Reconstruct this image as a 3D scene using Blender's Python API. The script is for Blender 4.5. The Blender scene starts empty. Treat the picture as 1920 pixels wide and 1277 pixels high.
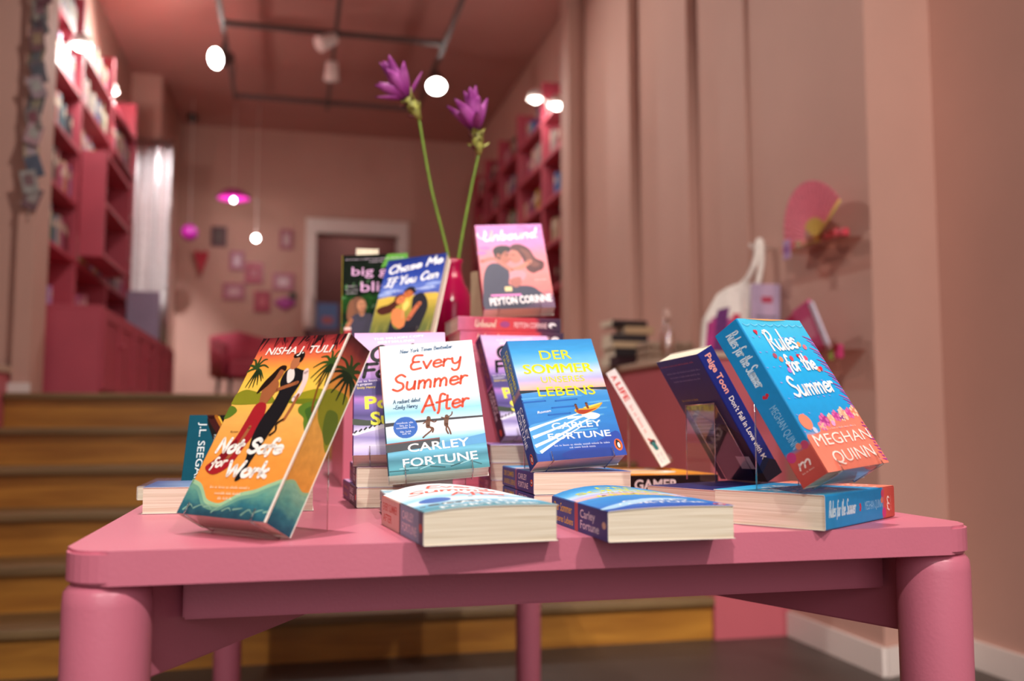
import bpy, bmesh, math, random
from mathutils import Vector, Matrix, Euler
from mathutils.geometry import tessellate_polygon
random.seed(7)
PI = math.pi
S = bpy.context.scene
COL = S.collection
R = math.radians

# ------------------------------------------------------------------ camera, world, lights, exposure
cam_d = bpy.data.cameras.new('camera'); cam = bpy.data.objects.new('camera', cam_d); COL.objects.link(cam)
cam.location = (0, 0, 0.863)
cam.rotation_euler = (R(94.94784), 0, R(-13.2929))
cam_d.sensor_width = 36.0; cam_d.sensor_fit = 'HORIZONTAL'
cam_d.lens = 36.0 * 1750 / 1920
cam_d.clip_start = 0.02; cam_d.clip_end = 60
cam_d.dof.use_dof = True; cam_d.dof.focus_distance = 1.12; cam_d.dof.aperture_fstop = 3.0
S.camera = cam
S.view_settings.view_transform = 'Standard'; S.view_settings.look = 'None'
S.view_settings.gamma = 1.0; S.view_settings.use_curve_mapping = False
S.view_settings.exposure = 0.25
W = bpy.data.worlds.new('world'); S.world = W; W.use_nodes = True
W.node_tree.nodes['Background'].inputs[0].default_value = (0.85, 0.9, 1.0, 1)
W.node_tree.nodes['Background'].inputs[1].default_value = 0.15

def area(name, loc, target, sx, sy, power, col):
    d = bpy.data.lights.new(name, 'AREA'); d.shape = 'RECTANGLE'; d.size = sx; d.size_y = sy
    d.energy = power; d.color = col
    o = bpy.data.objects.new(name, d); COL.objects.link(o); o.location = loc
    o.rotation_euler = (Vector(target) - Vector(loc)).to_track_quat('-Z', 'Y').to_euler()
    return o
def spot(name, loc, target, power, col, ang=70, blend=.6, rad=.05):
    d = bpy.data.lights.new(name, 'SPOT'); d.energy = power; d.color = col; d.spot_size = R(ang); d.spot_blend = blend
    d.shadow_soft_size = rad
    o = bpy.data.objects.new(name, d); COL.objects.link(o); o.location = loc
    o.rotation_euler = (Vector(target) - Vector(loc)).to_track_quat('-Z', 'Y').to_euler()
    return o
WARM = (1.0, .91, .84); DAY = (.93, .96, 1.0)
area('shop_window_daylight', (0.0, -2.6, 2.1), (0.4, 2, 1.0), 3.4, 2.4, 40, (1.0, .95, .92))
spot('front_ceiling_spot', (-1.1, -2.3, 4.1), (.15, 1.1, .8), 335, WARM, 40, .6, .05)
spot('front_ceiling_spot', (1.5, -2.3, 4.1), (.45, 1.1, .8), 335, WARM, 40, .6, .05)
spot('front_ceiling_spot', (.3, 1.3, 4.1), (.3, 1.25, .8), 310, WARM, 50, .7, .05)
spot('front_wall_spot', (2.25, -1.8, 3.6), (2.15, 2.95, 1.7), 260, WARM, 60, .9, .06)
spot('front_wall_spot', (-.8, -1.5, 4.1), (2.05, 3.05, 1.4), 430, WARM, 36, .8, .06)  # added fill for the right wall, its ledges and the tote; no fitting modelled
spot('stair_spot', (.6, 2.4, 4.1), (-1.2, 5.2, 1.5), 170, WARM, 70, .9, .06)  # added without a fixture: brightens the left pillar, cupboard ends and stairs
spot('stair_spot', (-.6, 5.6, 4.1), (1.95, 4.4, 1.8), 190, WARM, 80, .9, .08)

# ------------------------------------------------------------------ materials
def lin(h):
    h = h.lstrip('#'); c = [int(h[i:i + 2], 16) / 255 for i in (0, 2, 4)]
    return tuple(((x / 12.92) if x <= .04045 else ((x + .055) / 1.055) ** 2.4) for x in c) + (1,)
MC = {}
def base_mat(name, rough=.5, metal=0, spec=.5):
    m = bpy.data.materials.new(name); m.use_nodes = True
    b = m.node_tree.nodes['Principled BSDF']
    b.inputs['Roughness'].default_value = rough; b.inputs['Metallic'].default_value = metal
    b.inputs['Specular IOR Level'].default_value = spec
    return m, m.node_tree, b
def paint(name, col, rough=.55, var=.06, scale=6, bump=.0, bscale=200, metal=0, spec=.5, detail=4):
    """painted surface: a little noise in the tone and an optional fine bump"""
    if name in MC: return MC[name]
    m, nt, b = base_mat(name, rough, metal, spec)
    tc = nt.nodes.new('ShaderNodeTexCoord'); n = nt.nodes.new('ShaderNodeTexNoise')
    n.inputs['Scale'].default_value = scale; n.inputs['Detail'].default_value = detail
    nt.links.new(tc.outputs['Object'], n.inputs['Vector'])
    r = nt.nodes.new('ShaderNodeValToRGB'); c = lin(col)
    r.color_ramp.elements[0].position = .3; r.color_ramp.elements[1].position = .7
    r.color_ramp.elements[0].color = tuple(x * (1 - var) for x in c[:3]) + (1,)
    r.color_ramp.elements[1].color = tuple(min(1, x * (1 + var)) for x in c[:3]) + (1,)
    nt.links.new(n.outputs['Fac'], r.inputs['Fac']); nt.links.new(r.outputs['Color'], b.inputs['Base Color'])
    if bump:
        n2 = nt.nodes.new('ShaderNodeTexNoise'); n2.inputs['Scale'].default_value = bscale
        nt.links.new(tc.outputs['Object'], n2.inputs['Vector'])
        bp = nt.nodes.new('ShaderNodeBump'); bp.inputs['Strength'].default_value = bump; bp.inputs['Distance'].default_value = .002
        nt.links.new(n2.outputs['Fac'], bp.inputs['Height']); nt.links.new(bp.outputs['Normal'], b.inputs['Normal'])
    MC[name] = m; return m
def ink(col, rough=.45):
    return paint('ink_' + col.lstrip('#') + ('' if rough == .45 else '_%d' % (rough * 100)), col, rough, .04, 90, spec=.28)
def matt(col):
    return paint('matt_' + col.lstrip('#'), col, .75, .05, 90, spec=.08)
def ramp(name, stops, h, dist=.04, sc=(12, 40, 12), var=.25, rough=.45, axis=1, vscale=1.0, spec=.28):
    """printed picture ground: colours along one axis of the cover, bent by brushy noise"""
    if name in MC: return MC[name]
    m, nt, b = base_mat(name, rough, 0, spec)
    N = nt.nodes.new; L = nt.links.new
    tc = N('ShaderNodeTexCoord'); mp = N('ShaderNodeMapping'); mp.inputs['Scale'].default_value = sc
    L(tc.outputs['Object'], mp.inputs['Vector'])
    no = N('ShaderNodeTexNoise'); no.inputs['Scale'].default_value = 1.0; no.inputs['Detail'].default_value = 5
    L(mp.outputs['Vector'], no.inputs['Vector'])
    sp = N('ShaderNodeSeparateXYZ'); L(tc.outputs['Object'], sp.inputs[0])
    dv = N('ShaderNodeMath'); dv.operation = 'DIVIDE'; dv.inputs[1].default_value = h; L(sp.outputs[axis], dv.inputs[0])
    if axis != 1:
        ad0 = N('ShaderNodeMath'); ad0.operation = 'ADD'; ad0.inputs[1].default_value = .5; L(dv.outputs[0], ad0.inputs[0]); dv = ad0
    mu = N('ShaderNodeMath'); mu.operation = 'MULTIPLY_ADD'; mu.inputs[1].default_value = dist * 2; mu.inputs[2].default_value = -dist
    L(no.outputs['Fac'], mu.inputs[0])
    ad = N('ShaderNodeMath'); ad.operation = 'ADD'; L(dv.outputs[0], ad.inputs[0]); L(mu.outputs[0], ad.inputs[1])
    cr = N('ShaderNodeValToRGB'); e = cr.color_ramp.elements
    while len(e) > 1: e.remove(e[-1])
    e[0].position = stops[0][0]; e[0].color = lin(stops[0][1])
    for p, c in stops[1:]:
        q = e.new(p); q.color = lin(c)
    L(ad.outputs[0], cr.inputs['Fac'])
    n2 = N('ShaderNodeTexNoise'); n2.inputs['Scale'].default_value = 2.3 * vscale; n2.inputs['Detail'].default_value = 6
    L(mp.outputs['Vector'], n2.inputs['Vector'])
    hs = N('ShaderNodeHueSaturation')
    m2 = N('ShaderNodeMath'); m2.operation = 'MULTIPLY_ADD'; m2.inputs[1].default_value = var * 2; m2.inputs[2].default_value = 1 - var
    L(n2.outputs['Fac'], m2.inputs[0]); L(m2.outputs[0], hs.inputs['Value']); L(cr.outputs['Color'], hs.inputs['Color'])
    L(hs.outputs['Color'], b.inputs['Base Color'])
    MC[name] = m; return m
def emis(name, col, strength):
    if name in MC: return MC[name]
    m = bpy.data.materials.new(name); m.use_nodes = True; nt = m.node_tree; nt.nodes.clear()
    e = nt.nodes.new('ShaderNodeEmission'); o = nt.nodes.new('ShaderNodeOutputMaterial')
    e.inputs[0].default_value = lin(col); e.inputs[1].default_value = strength
    nt.links.new(e.outputs[0], o.inputs[0]); MC[name] = m; return m
def clear(name, tint='#f4f4f4', refl=1.0):
    """thin clear acrylic: lets light straight through and mirrors by angle"""
    if name in MC: return MC[name]
    m = bpy.data.materials.new(name); m.use_nodes = True; nt = m.node_tree; nt.nodes.clear(); N = nt.nodes.new; L = nt.links.new
    t = N('ShaderNodeBsdfTransparent'); t.inputs[0].default_value = lin(tint)
    g = N('ShaderNodeBsdfGlossy'); g.inputs['Roughness'].default_value = .03; g.inputs[0].default_value = (.95, .95, .95, 1)
    lw = N('ShaderNodeLayerWeight'); lw.inputs['Blend'].default_value = .5
    pw = N('ShaderNodeMath'); pw.operation = 'POWER'; pw.inputs[1].default_value = 5; L(lw.outputs['Facing'], pw.inputs[0])
    mu = N('ShaderNodeMath'); mu.operation = 'MULTIPLY_ADD'; mu.inputs[1].default_value = .9 * refl; mu.inputs[2].default_value = .06 * refl; L(pw.outputs[0], mu.inputs[0])
    mx = N('ShaderNodeMixShader'); L(mu.outputs[0], mx.inputs[0]); L(t.outputs[0], mx.inputs[1]); L(g.outputs[0], mx.inputs[2])
    o = N('ShaderNodeOutputMaterial'); L(mx.outputs[0], o.inputs[0]); MC[name] = m; return m
def wood(name, c1, c2, scale=(1.2, 14, 14), rough=.45):
    if name in MC: return MC[name]
    m, nt, b = base_mat(name, rough); N = nt.nodes.new; L = nt.links.new
    tc = N('ShaderNodeTexCoord'); mp = N('ShaderNodeMapping'); mp.inputs['Scale'].default_value = scale; L(tc.outputs['Object'], mp.inputs[0])
    n = N('ShaderNodeTexNoise'); n.inputs['Scale'].default_value = 2; n.inputs['Detail'].default_value = 8; n.inputs['Distortion'].default_value = .6
    L(mp.outputs[0], n.inputs['Vector']); r = N('ShaderNodeValToRGB')
    r.color_ramp.elements[0].position = .3; r.color_ramp.elements[0].color = lin(c1)
    r.color_ramp.elements[1].position = .72; r.color_ramp.elements[1].color = lin(c2)
    L(n.outputs['Fac'], r.inputs['Fac']); L(r.outputs[0], b.inputs['Base Color']); MC[name] = m; return m
def paper(name='paper_pages', c1='#efe6d2', c2='#d8cbb2', freq=900):
    """page edges: fine stacked lines through the thickness"""
    if name in MC: return MC[name]
    m, nt, b = base_mat(name, .8, 0, .2); N = nt.nodes.new; L = nt.links.new
    tc = N('ShaderNodeTexCoord'); mp = N('ShaderNodeMapping'); mp.inputs['Scale'].default_value = (8, 8, freq); L(tc.outputs['Object'], mp.inputs[0])
    n = N('ShaderNodeTexNoise'); n.inputs['Scale'].default_value = 1; n.inputs['Detail'].default_value = 3; L(mp.outputs[0], n.inputs['Vector'])
    r = N('ShaderNodeValToRGB'); r.color_ramp.elements[0].position = .35; r.color_ramp.elements[0].color = lin(c2)
    r.color_ramp.elements[1].position = .6; r.color_ramp.elements[1].color = lin(c1)
    L(n.outputs['Fac'], r.inputs['Fac']); L(r.outputs[0], b.inputs['Base Color']); MC[name] = m; return m

WALL = paint('wall_paint', '#c69c8e', .7, .05, 1.5, .15, 90)
CEIL = paint('ceiling_paint', '#b8837a', .75, .05, 1.2, .1, 60)
PINK = paint('table_pink', '#cf748a', .36, .04, 5, .12, 260)
SHELF = paint('shelf_pink', '#b84a5c', .5, .06, 4, .08, 150)
PANEL = paint('panel_pink', '#c4616c', .5, .05, 3)
TRIM = paint('trim_white', '#e8dcd6', .5, .04, 4)
CAPM = paint('cap_beige', '#c9ad98', .5, .05, 6)
RISER = wood('riser_oak', '#9a6220', '#c68a34', (1.0, 10, 10), .4)
TREAD = wood('tread_oak', '#6f5533', '#8e7149', (1.0, 12, 12), .5)
FLOOR = paint('floor_concrete', '#4a403a', .45, .25, 1.8, .2, 30)
PAGES = paper()
BLACK = paint('black_metal', '#2a2423', .4, .1, 20)
GREYM = paint('track_grey', '#5b4a47', .5, .1, 20)
ACR = clear('acrylic_clear'); ACRE = clear('acrylic_edge', '#f0eae6', 5)

# ------------------------------------------------------------------ mesh helpers
def mesh_obj(name, bm, mats, parent=None, smooth=False):
    me = bpy.data.meshes.new(name); bm.normal_update(); bm.to_mesh(me); bm.free()
    if not isinstance(mats, (list, tuple)): mats = [mats]
    for m in mats: me.materials.append(m)
    if smooth:
        for p in me.polygons: p.use_smooth = True
    o = bpy.data.objects.new(name, me); COL.objects.link(o)
    if parent: o.parent = parent
    return o
def add_box(bm, x0, x1, y0, y1, z0, z1, bev=0, mi=0, seg=2):
    v = [bm.verts.new((x, y, z)) for z in (z0, z1) for x, y in ((x0, y0), (x1, y0), (x1, y1), (x0, y1))]
    fs = [bm.faces.new([v[i] for i in q]) for q in ((3, 2, 1, 0), (4, 5, 6, 7), (0, 1, 5, 4), (1, 2, 6, 5), (2, 3, 7, 6), (3, 0, 4, 7))]
    for f in fs: f.material_index = mi
    if bev:
        es = list({e for f in fs for e in f.edges})
        r = bmesh.ops.bevel(bm, geom=es, offset=bev, segments=seg, affect='EDGES', profile=.5)
        for f in r['faces']: f.material_index = mi
def box(name, x0, x1, y0, y1, z0, z1, m, parent=None, bev=0):
    bm = bmesh.new(); add_box(bm, x0, x1, y0, y1, z0, z1, bev); return mesh_obj(name, bm, m, parent)
def add_tube(bm, pts, rad, seg=8, mi=0, cap=True):
    pts = [Vector(p) for p in pts]; n = len(pts); rads = rad if isinstance(rad, (list, tuple)) else [rad] * n
    rings = []; prev = None
    for i, p in enumerate(pts):
        t = (pts[min(i + 1, n - 1)] - pts[max(i - 1, 0)]).normalized()
        if prev is None:
            a = t.orthogonal().normalized()
        else:
            a = (prev - t * prev.dot(t)).normalized()
        prev = a; b = t.cross(a)
        rings.append([bm.verts.new(p + (a * math.cos(2 * PI * k / seg) + b * math.sin(2 * PI * k / seg)) * rads[i]) for k in range(seg)])
    for i in range(n - 1):
        for k in range(seg):
            f = bm.faces.new((rings[i][k], rings[i][(k + 1) % seg], rings[i + 1][(k + 1) % seg], rings[i + 1][k])); f.material_index = mi; f.smooth = True
    if cap:
        f = bm.faces.new(rings[0][::-1]); f.material_index = mi
        f = bm.faces.new(rings[-1]); f.material_index = mi
def add_lathe(bm, prof, c=(0, 0, 0), seg=32, mi=0):
    rings = []
    for r, z in prof:
        rings.append([bm.verts.new((c[0] + r * math.cos(2 * PI * k / seg), c[1] + r * math.sin(2 * PI * k / seg), c[2] + z)) for k in range(seg)])
    for i in range(len(rings) - 1):
        for k in range(seg):
            f = bm.faces.new((rings[i][k], rings[i][(k + 1) % seg], rings[i + 1][(k + 1) % seg], rings[i + 1][k])); f.smooth = True; f.material_index = mi
    for rg, rev in ((rings[0], True), (rings[-1], False)):
        f = bm.faces.new(rg[::-1] if rev else rg); f.material_index = mi
def add_sphere(bm, c, r, sx=1, sy=1, sz=1, mi=0, u=14, v=10):
    res = bmesh.ops.create_uvsphere(bm, u_segments=u, v_segments=v, radius=r, matrix=Matrix.Translation(c) @ Matrix.Diagonal((sx, sy, sz, 1)))
    for vv in res['verts']:
        for f in vv.link_faces: f.material_index = mi; f.smooth = True
def empty(name, loc, rot=(0, 0, 0), label=None, cat=None, group=None):
    o = bpy.data.objects.new(name, None); COL.objects.link(o); o.location = loc; o.rotation_euler = rot; o.empty_display_size = .02
    if label: tag(o, label, cat, group)
    return o
def tag(o, label, cat, group=None):
    o['label'] = label; o['category'] = cat
    if group: o['group'] = group
    return o
def struct(o): o['kind'] = 'structure'; return o
def catmull(pts, closed=False, sub=5):
    P = [Vector(p) for p in pts]; n = len(P)
    if n < 3: return P
    out = []; rng = n if closed else n - 1
    for i in range(rng):
        p0 = P[(i - 1) % n] if closed or i > 0 else P[0]; p1 = P[i]; p2 = P[(i + 1) % n]
        p3 = P[(i + 2) % n] if closed or i + 2 < n else P[-1]
        for k in range(sub):
            t = k / sub
            out.append(.5 * ((2 * p1) + (p2 - p0) * t + (2 * p0 - 5 * p1 + 4 * p2 - p3) * t * t + (3 * p1 - p0 - 3 * p2 + p3) * t ** 3))
    if not closed: out.append(P[-1])
    return out

# ------------------------------------------------------------------ lettering: type and a hand-drawn stroke alphabet
TXT = {}
def type_mesh(s, weight=0.0):
    k = (s, weight)
    if k in TXT: return TXT[k]
    cu = bpy.data.curves.new('t', 'FONT'); cu.body = s; cu.size = 1; cu.offset = weight; cu.resolution_u = 3
    ob = bpy.data.objects.new('t', cu); COL.objects.link(ob)
    dg = bpy.context.evaluated_depsgraph_get(); dg.update()
    me = bpy.data.meshes.new_from_object(ob.evaluated_get(dg)); me.calc_loop_triangles()
    vs = [(v.co.x, v.co.y) for v in me.vertices]; ts = [tuple(t.vertices) for t in me.loop_triangles]
    bpy.data.objects.remove(ob); bpy.data.curves.remove(cu); bpy.data.meshes.remove(me)
    TXT[k] = (vs, ts); return TXT[k]
CAPH = None
GL = {
 'a': (.5, [[(.4, .42), (.25, .5), (.08, .35), (.08, .12), (.22, 0), (.38, .15), (.42, .5)], [(.42, .5), (.4, .1), (.5, .02)]]),
 'b': (.48, [[(.1, 1), (.08, 0)], [(.08, .3), (.25, .5), (.42, .3), (.35, .05), (.2, 0), (.08, .1)]]),
 'c': (.42, [[(.38, .42), (.22, .5), (.06, .28), (.18, 0), (.4, .1)]]),
 'd': (.52, [[(.4, .4), (.22, .48), (.07, .25), (.2, 0), (.4, .2)], [(.42, 1), (.4, .1), (.5, 0)]]),
 'e': (.44, [[(.08, .26), (.4, .3), (.3, .5), (.1, .4), (.08, .12), (.22, 0), (.42, .1)]]),
 'f': (.36, [[(.4, .92), (.27, 1), (.18, .8), (.15, 0), (.1, -.2)], [(.02, .48), (.34, .52)]]),
 'g': (.5, [[(.4, .42), (.22, .5), (.07, .28), (.2, .02), (.38, .2), (.41, .5)], [(.41, .5), (.38, -.25), (.2, -.38), (.06, -.25)]]),
 'h': (.48, [[(.1, 1), (.08, 0)], [(.08, .3), (.25, .5), (.38, .38), (.38, 0)]]),
 'i': (.22, [[(.1, .5), (.1, 0)], [(.1, .68), (.11, .71)]]),
 'k': (.42, [[(.1, 1), (.08, 0)], [(.36, .5), (.1, .22)], [(.1, .22), (.38, 0)]]),
 'l': (.22, [[(.1, 1), (.08, .05), (.18, 0)]]),
 'm': (.66, [[(.08, .5), (.07, 0)], [(.07, .3), (.22, .5), (.32, .35), (.31, 0)], [(.31, .3), (.46, .5), (.56, .35), (.56, 0)]]),
 'n': (.48, [[(.08, .5), (.07, 0)], [(.07, .3), (.24, .5), (.38, .38), (.38, 0)]]),
 'o': (.48, [[(.24, .5), (.07, .3), (.12, .03), (.28, 0), (.42, .22), (.36, .45), (.24, .5)]]),
 'r': (.36, [[(.08, .5), (.07, 0)], [(.07, .28), (.2, .48), (.34, .45)]]),
 's': (.4, [[(.34, .43), (.2, .5), (.08, .38), (.3, .2), (.28, .03), (.06, .05)]]),
 't': (.32, [[(.15, .85), (.12, .08), (.26, 0)], [(.02, .55), (.3, .57)]]),
 'u': (.5, [[(.08, .5), (.08, .12), (.2, 0), (.36, .15), (.4, .5)], [(.4, .5), (.4, 0)]]),
 'v': (.42, [[(.04, .5), (.2, 0)], [(.2, 0), (.38, .5)]]),
 'w': (.62, [[(.04, .5), (.16, 0)], [(.16, 0), (.3, .4)], [(.3, .4), (.42, 0)], [(.42, 0), (.58, .5)]]),
 'y': (.5, [[(.06, .5), (.1, .2), (.22, .1), (.38, .25), (.42, .5)], [(.42, .5), (.36, -.25), (.18, -.38), (.08, -.25)]]),
 'A': (.62, [[(.02, 0), (.32, 1)], [(.32, 1), (.58, 0)], [(.12, .35), (.5, .38)]]),
 'B': (.55, [[(.1, 1), (.08, 0)], [(.1, 1), (.42, .9), (.36, .58), (.1, .52)], [(.1, .52), (.5, .4), (.4, .05), (.08, 0)]]),
 'C': (.58, [[(.55, .82), (.36, 1), (.1, .7), (.1, .25), (.3, 0), (.56, .15)]]),
 'E': (.54, [[(.52, .95), (.22, .98), (.12, .75), (.16, .55), (.4, .52)], [(.16, .55), (.06, .3), (.16, .02), (.5, .06)]]),
 'F': (.5, [[(.1, 1), (.08, 0)], [(.1, .98), (.5, 1)], [(.1, .52), (.42, .55)]]),
 'H': (.6, [[(.1, 1), (.08, 0)], [(.5, 1), (.48, 0)], [(.08, .5), (.5, .52)]]),
 'I': (.48, [[(.25, 1), (.2, 0)], [(.05, .98), (.45, 1)], [(0, 0), (.4, .02)]]),
 'M': (.74, [[(.06, 0), (.14, 1)], [(.14, 1), (.36, .3)], [(.36, .3), (.6, 1)], [(.6, 1), (.66, 0)]]),
 'N': (.64, [[(.06, 0), (.12, 1)], [(.12, 1), (.5, 0)], [(.5, 0), (.56, 1)]]),
 'R': (.56, [[(.1, 1), (.08, 0)], [(.02, .9), (.3, 1.02), (.46, .8), (.36, .55), (.1, .48)], [(.22, .5), (.52, 0)]]),
 'S': (.54, [[(.5, .85), (.32, 1), (.12, .82), (.2, .58), (.42, .42), (.46, .15), (.26, 0), (.05, .12)]]),
 'T': (.58, [[(.02, .96), (.58, 1)], [(.3, .98), (.27, 0)]]),
 'U': (.6, [[(.08, 1), (.08, .25), (.25, 0), (.46, .2), (.5, 1)], [(.5, 1), (.5, .1), (.58, 0)]]),
 'W': (.8, [[(.04, 1), (.2, 0)], [(.2, 0), (.4, .7)], [(.4, .7), (.56, 0)], [(.56, 0), (.76, 1)]]),
 'Y': (.52, [[(.04, 1), (.26, .5)], [(.26, .5), (.5, 1)], [(.26, .5), (.22, 0)]]),
 '.': (.2, [[(.08, 0), (.09, .03)]]), '-': (.5, [[(.05, .25), (.45, .27)]]), "'": (.16, [[(.1, 1), (.07, .8)]]), ',': (.2, [[(.1, .05), (.05, -.12)]]),
 ' ': (.34, []),
}

class Art:
    """flat print on one face of a book; all figures are fractions of the face, (0,0) bottom left"""
    def __init__(s, face, w, h, t):
        s.face, s.w, s.h, s.t = face, w, h, t
        s.fw, s.fh = (t, h) if face in ('spine', 'fore') else (w, h)
        s.items = []; s.layer = 0
    def m(s, p): return Vector((p[0] * s.fw, p[1] * s.fh))
    def put(s, vs, ts, mat):
        s.layer += 1; s.items.append(([(min(s.fw, max(0, x)), min(s.fh, max(0, y))) for x, y in vs], ts, mat, s.layer))
    def poly(s, pts, col, smooth=False, sub=4):
        P = [s.m(p) for p in pts]
        if smooth: P = catmull(P, True, sub)
        ts = tessellate_polygon([[Vector((p.x, p.y, 0)) for p in P]])
        s.put([(p.x, p.y) for p in P], ts, ink(col) if isinstance(col, str) else col)
    def blob(s, pts, col): s.poly(pts, col, True)
    def rect(s, u0, v0, u1, v1, col): s.poly([(u0, v0), (u1, v0), (u1, v1), (u0, v1)], col)
    def disc(s, u, v, r, col, ry=None, rot=0, n=20):
        c = s.m((u, v)); r *= s.fw; ry = r if ry is None else ry * s.fw
        P = []
        for k in range(n):
            a = 2 * PI * k / n; x, y = r * math.cos(a), ry * math.sin(a)
            P.append((c.x + x * math.cos(rot) - y * math.sin(rot), c.y + x * math.sin(rot) + y * math.cos(rot)))
        s.put(P, [(0, k, k + 1) for k in range(1, n - 1)], ink(col) if isinstance(col, str) else col)
    def _ribbon(s, P, wd, vs, ts, taper=False):
        n = len(P); b = len(vs)
        for i, p in enumerate(P):
            d = (P[min(i + 1, n - 1)] - P[max(i - 1, 0)])
            d = d.normalized() if d.length > 1e-9 else Vector((1, 0)); q = Vector((-d.y, d.x))
            w = wd / 2 * ((1 - .75 * i / (n - 1)) if taper and n > 1 else 1)
            vs += [tuple(p + q * w), tuple(p - q * w)]
        for i in range(n - 1):
            k = b + 2 * i; ts += [(k, k + 1, k + 3), (k, k + 3, k + 2)]
        if not taper:
            for p in (P[0], P[-1]):
                b = len(vs); vs += [(p.x + wd / 2 * math.cos(2 * PI * k / 8), p.y + wd / 2 * math.sin(2 * PI * k / 8)) for k in range(8)]
                ts += [(b, b + k, b + k + 1) for k in range(1, 7)]
    def stroke(s, pts, wd, col, taper=False, sub=5):
        """wd is a fraction of the face width"""
        P = catmull([s.m(p) for p in pts], False, sub); vs, ts = [], []
        s._ribbon(P, wd * s.fw, vs, ts, taper); s.put(vs, ts, ink(col) if isinstance(col, str) else col)
    def type(s, txt, p0, p1, cap, col, weight=.0, slant=0.0):
        """p0, p1 ends of the baseline; cap is the letter height as a fraction of the face height"""
        global CAPH
        if CAPH is None: CAPH = max(v[1] for v in type_mesh('H')[0])
        vs, ts = type_mesh(txt, weight)
        x0 = min(v[0] for v in vs); x1 = max(v[0] for v in vs)
        a, b = s.m(p0), s.m(p1); d = b - a; n = Vector((-d.y, d.x)).normalized(); hh = cap * s.fh / CAPH
        out = []
        for x, y in vs:
            q = a + d * ((x - x0) / (x1 - x0)) + n * (y * hh) + d.normalized() * (slant * y * hh); out.append((q.x, q.y))
        s.put(out, ts, ink(col))
    def hand(s, txt, p0, p1, cap, wd, col, slant=.18):
        a, b = s.m(p0), s.m(p1); d = b - a; n = Vector((-d.y, d.x)).normalized(); e = d.normalized(); hh = cap * s.fh
        tot = sum(GL[c][0] for c in txt); x = 0; vs, ts = [], []
        for c in txt:
            adv, st = GL[c]
            for k in st:
                P = [a + d * ((x + px) / tot) + n * (py * hh) + e * (slant * py * hh) for px, py in k]
                s._ribbon(catmull(P, False, 5), wd * s.w, vs, ts)
            x += adv
        s.put(vs, ts, ink(col))
    def vtype(s, txt, u0, v0, v1, cap, col, weight=.0, fn='type', wd=.02, slant=0):
        """lettering that runs down a spine: u0 baseline, v0 start (upper), v1 end (lower); cap as a fraction of the spine width"""
        if fn == 'type':
            vs, ts = type_mesh(txt, weight); global CAPH
            if CAPH is None: CAPH = max(v[1] for v in type_mesh('H')[0])
            x0 = min(v[0] for v in vs); x1 = max(v[0] for v in vs); hh = cap * s.fw / CAPH; out = []
            for x, y in vs:
                f = (x - x0) / (x1 - x0); out.append((u0 * s.fw + y * hh, (v0 + (v1 - v0) * f) * s.fh - slant * y * hh))
            s.put(out, ts, ink(col))
        else:
            tot = sum(GL[c][0] for c in txt); x = 0; vs, ts = [], []; hh = cap * s.fw
            for c in txt:
                adv, st = GL[c]
                for k in st:
                    P = [Vector((u0 * s.fw + py * hh, (v0 + (v1 - v0) * (x + px) / tot) * s.fh - .15 * py * hh)) for px, py in k]
                    s._ribbon(catmull(P, False, 4), wd * s.w, vs, ts)
                x += adv
            s.put(vs, ts, ink(col))
    def fine(s, p0, p1, cap, col, down=False, seed=1):
        """a row of print too small to read: broken into word-long runs of little marks"""
        rn = random.Random(seed); a, b = s.m(p0), s.m(p1); L_ = (b - a).length; d = (b - a).normalized(); n = Vector((-d.y, d.x)); hh = cap * (s.fw if down else s.fh)
        x = 0; vs, ts = [], []
        while x < L_:
            wl = rn.randint(2, 8)
            for k in range(wl):
                if x > L_: break
                h2 = hh * rn.choice((.7, .7, 1)); w = hh * .5; q = a + d * x; bb = len(vs)
                for dx, dy in ((0, 0), (w, 0), (w, h2 * .28), (w * .35, h2 * .28), (w * .35, h2), (0, h2)): p = q + d * dx + n * dy; vs.append((p.x, p.y))
                ts += [(bb, bb + 1, bb + 2), (bb, bb + 2, bb + 3), (bb, bb + 3, bb + 4), (bb, bb + 4, bb + 5)]; x += hh * .72
            x += hh * .6
        s.put(vs, ts, ink(col))
    def place(s, u, v, e):
        w, t = s.w, s.t
        if s.face == 'front': return (u - w / 2, v, t / 2 + e)
        if s.face == 'back': return (w / 2 - u, v, -t / 2 - e)
        if s.face == 'spine': return (-w / 2 - e, v, u - t / 2)
        if s.face == 'fore': return (w / 2 - .0012 + e, v, t / 2 - u)
    def emit(s, bm, mats, step=.000005):
        for vs, ts, mat, ly in s.items:
            if mat not in mats: mats.append(mat)
            mi = mats.index(mat); V = [bm.verts.new(s.place(x, y, .00006 + step * ly)) for x, y in vs]
            for a, b, c in ts:
                if len({a, b, c}) < 3: continue
                # keep triangles facing out of the cover
                ax, ay = vs[a]; bx, by = vs[b]; cx, cy = vs[c]
                if (bx - ax) * (cy - ay) - (cx - ax) * (by - ay) < 0: a, b, c = a, c, b
                try:
                    f = bm.faces.new((V[a], V[b], V[c])); f.material_index = mi
                except ValueError: pass

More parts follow.
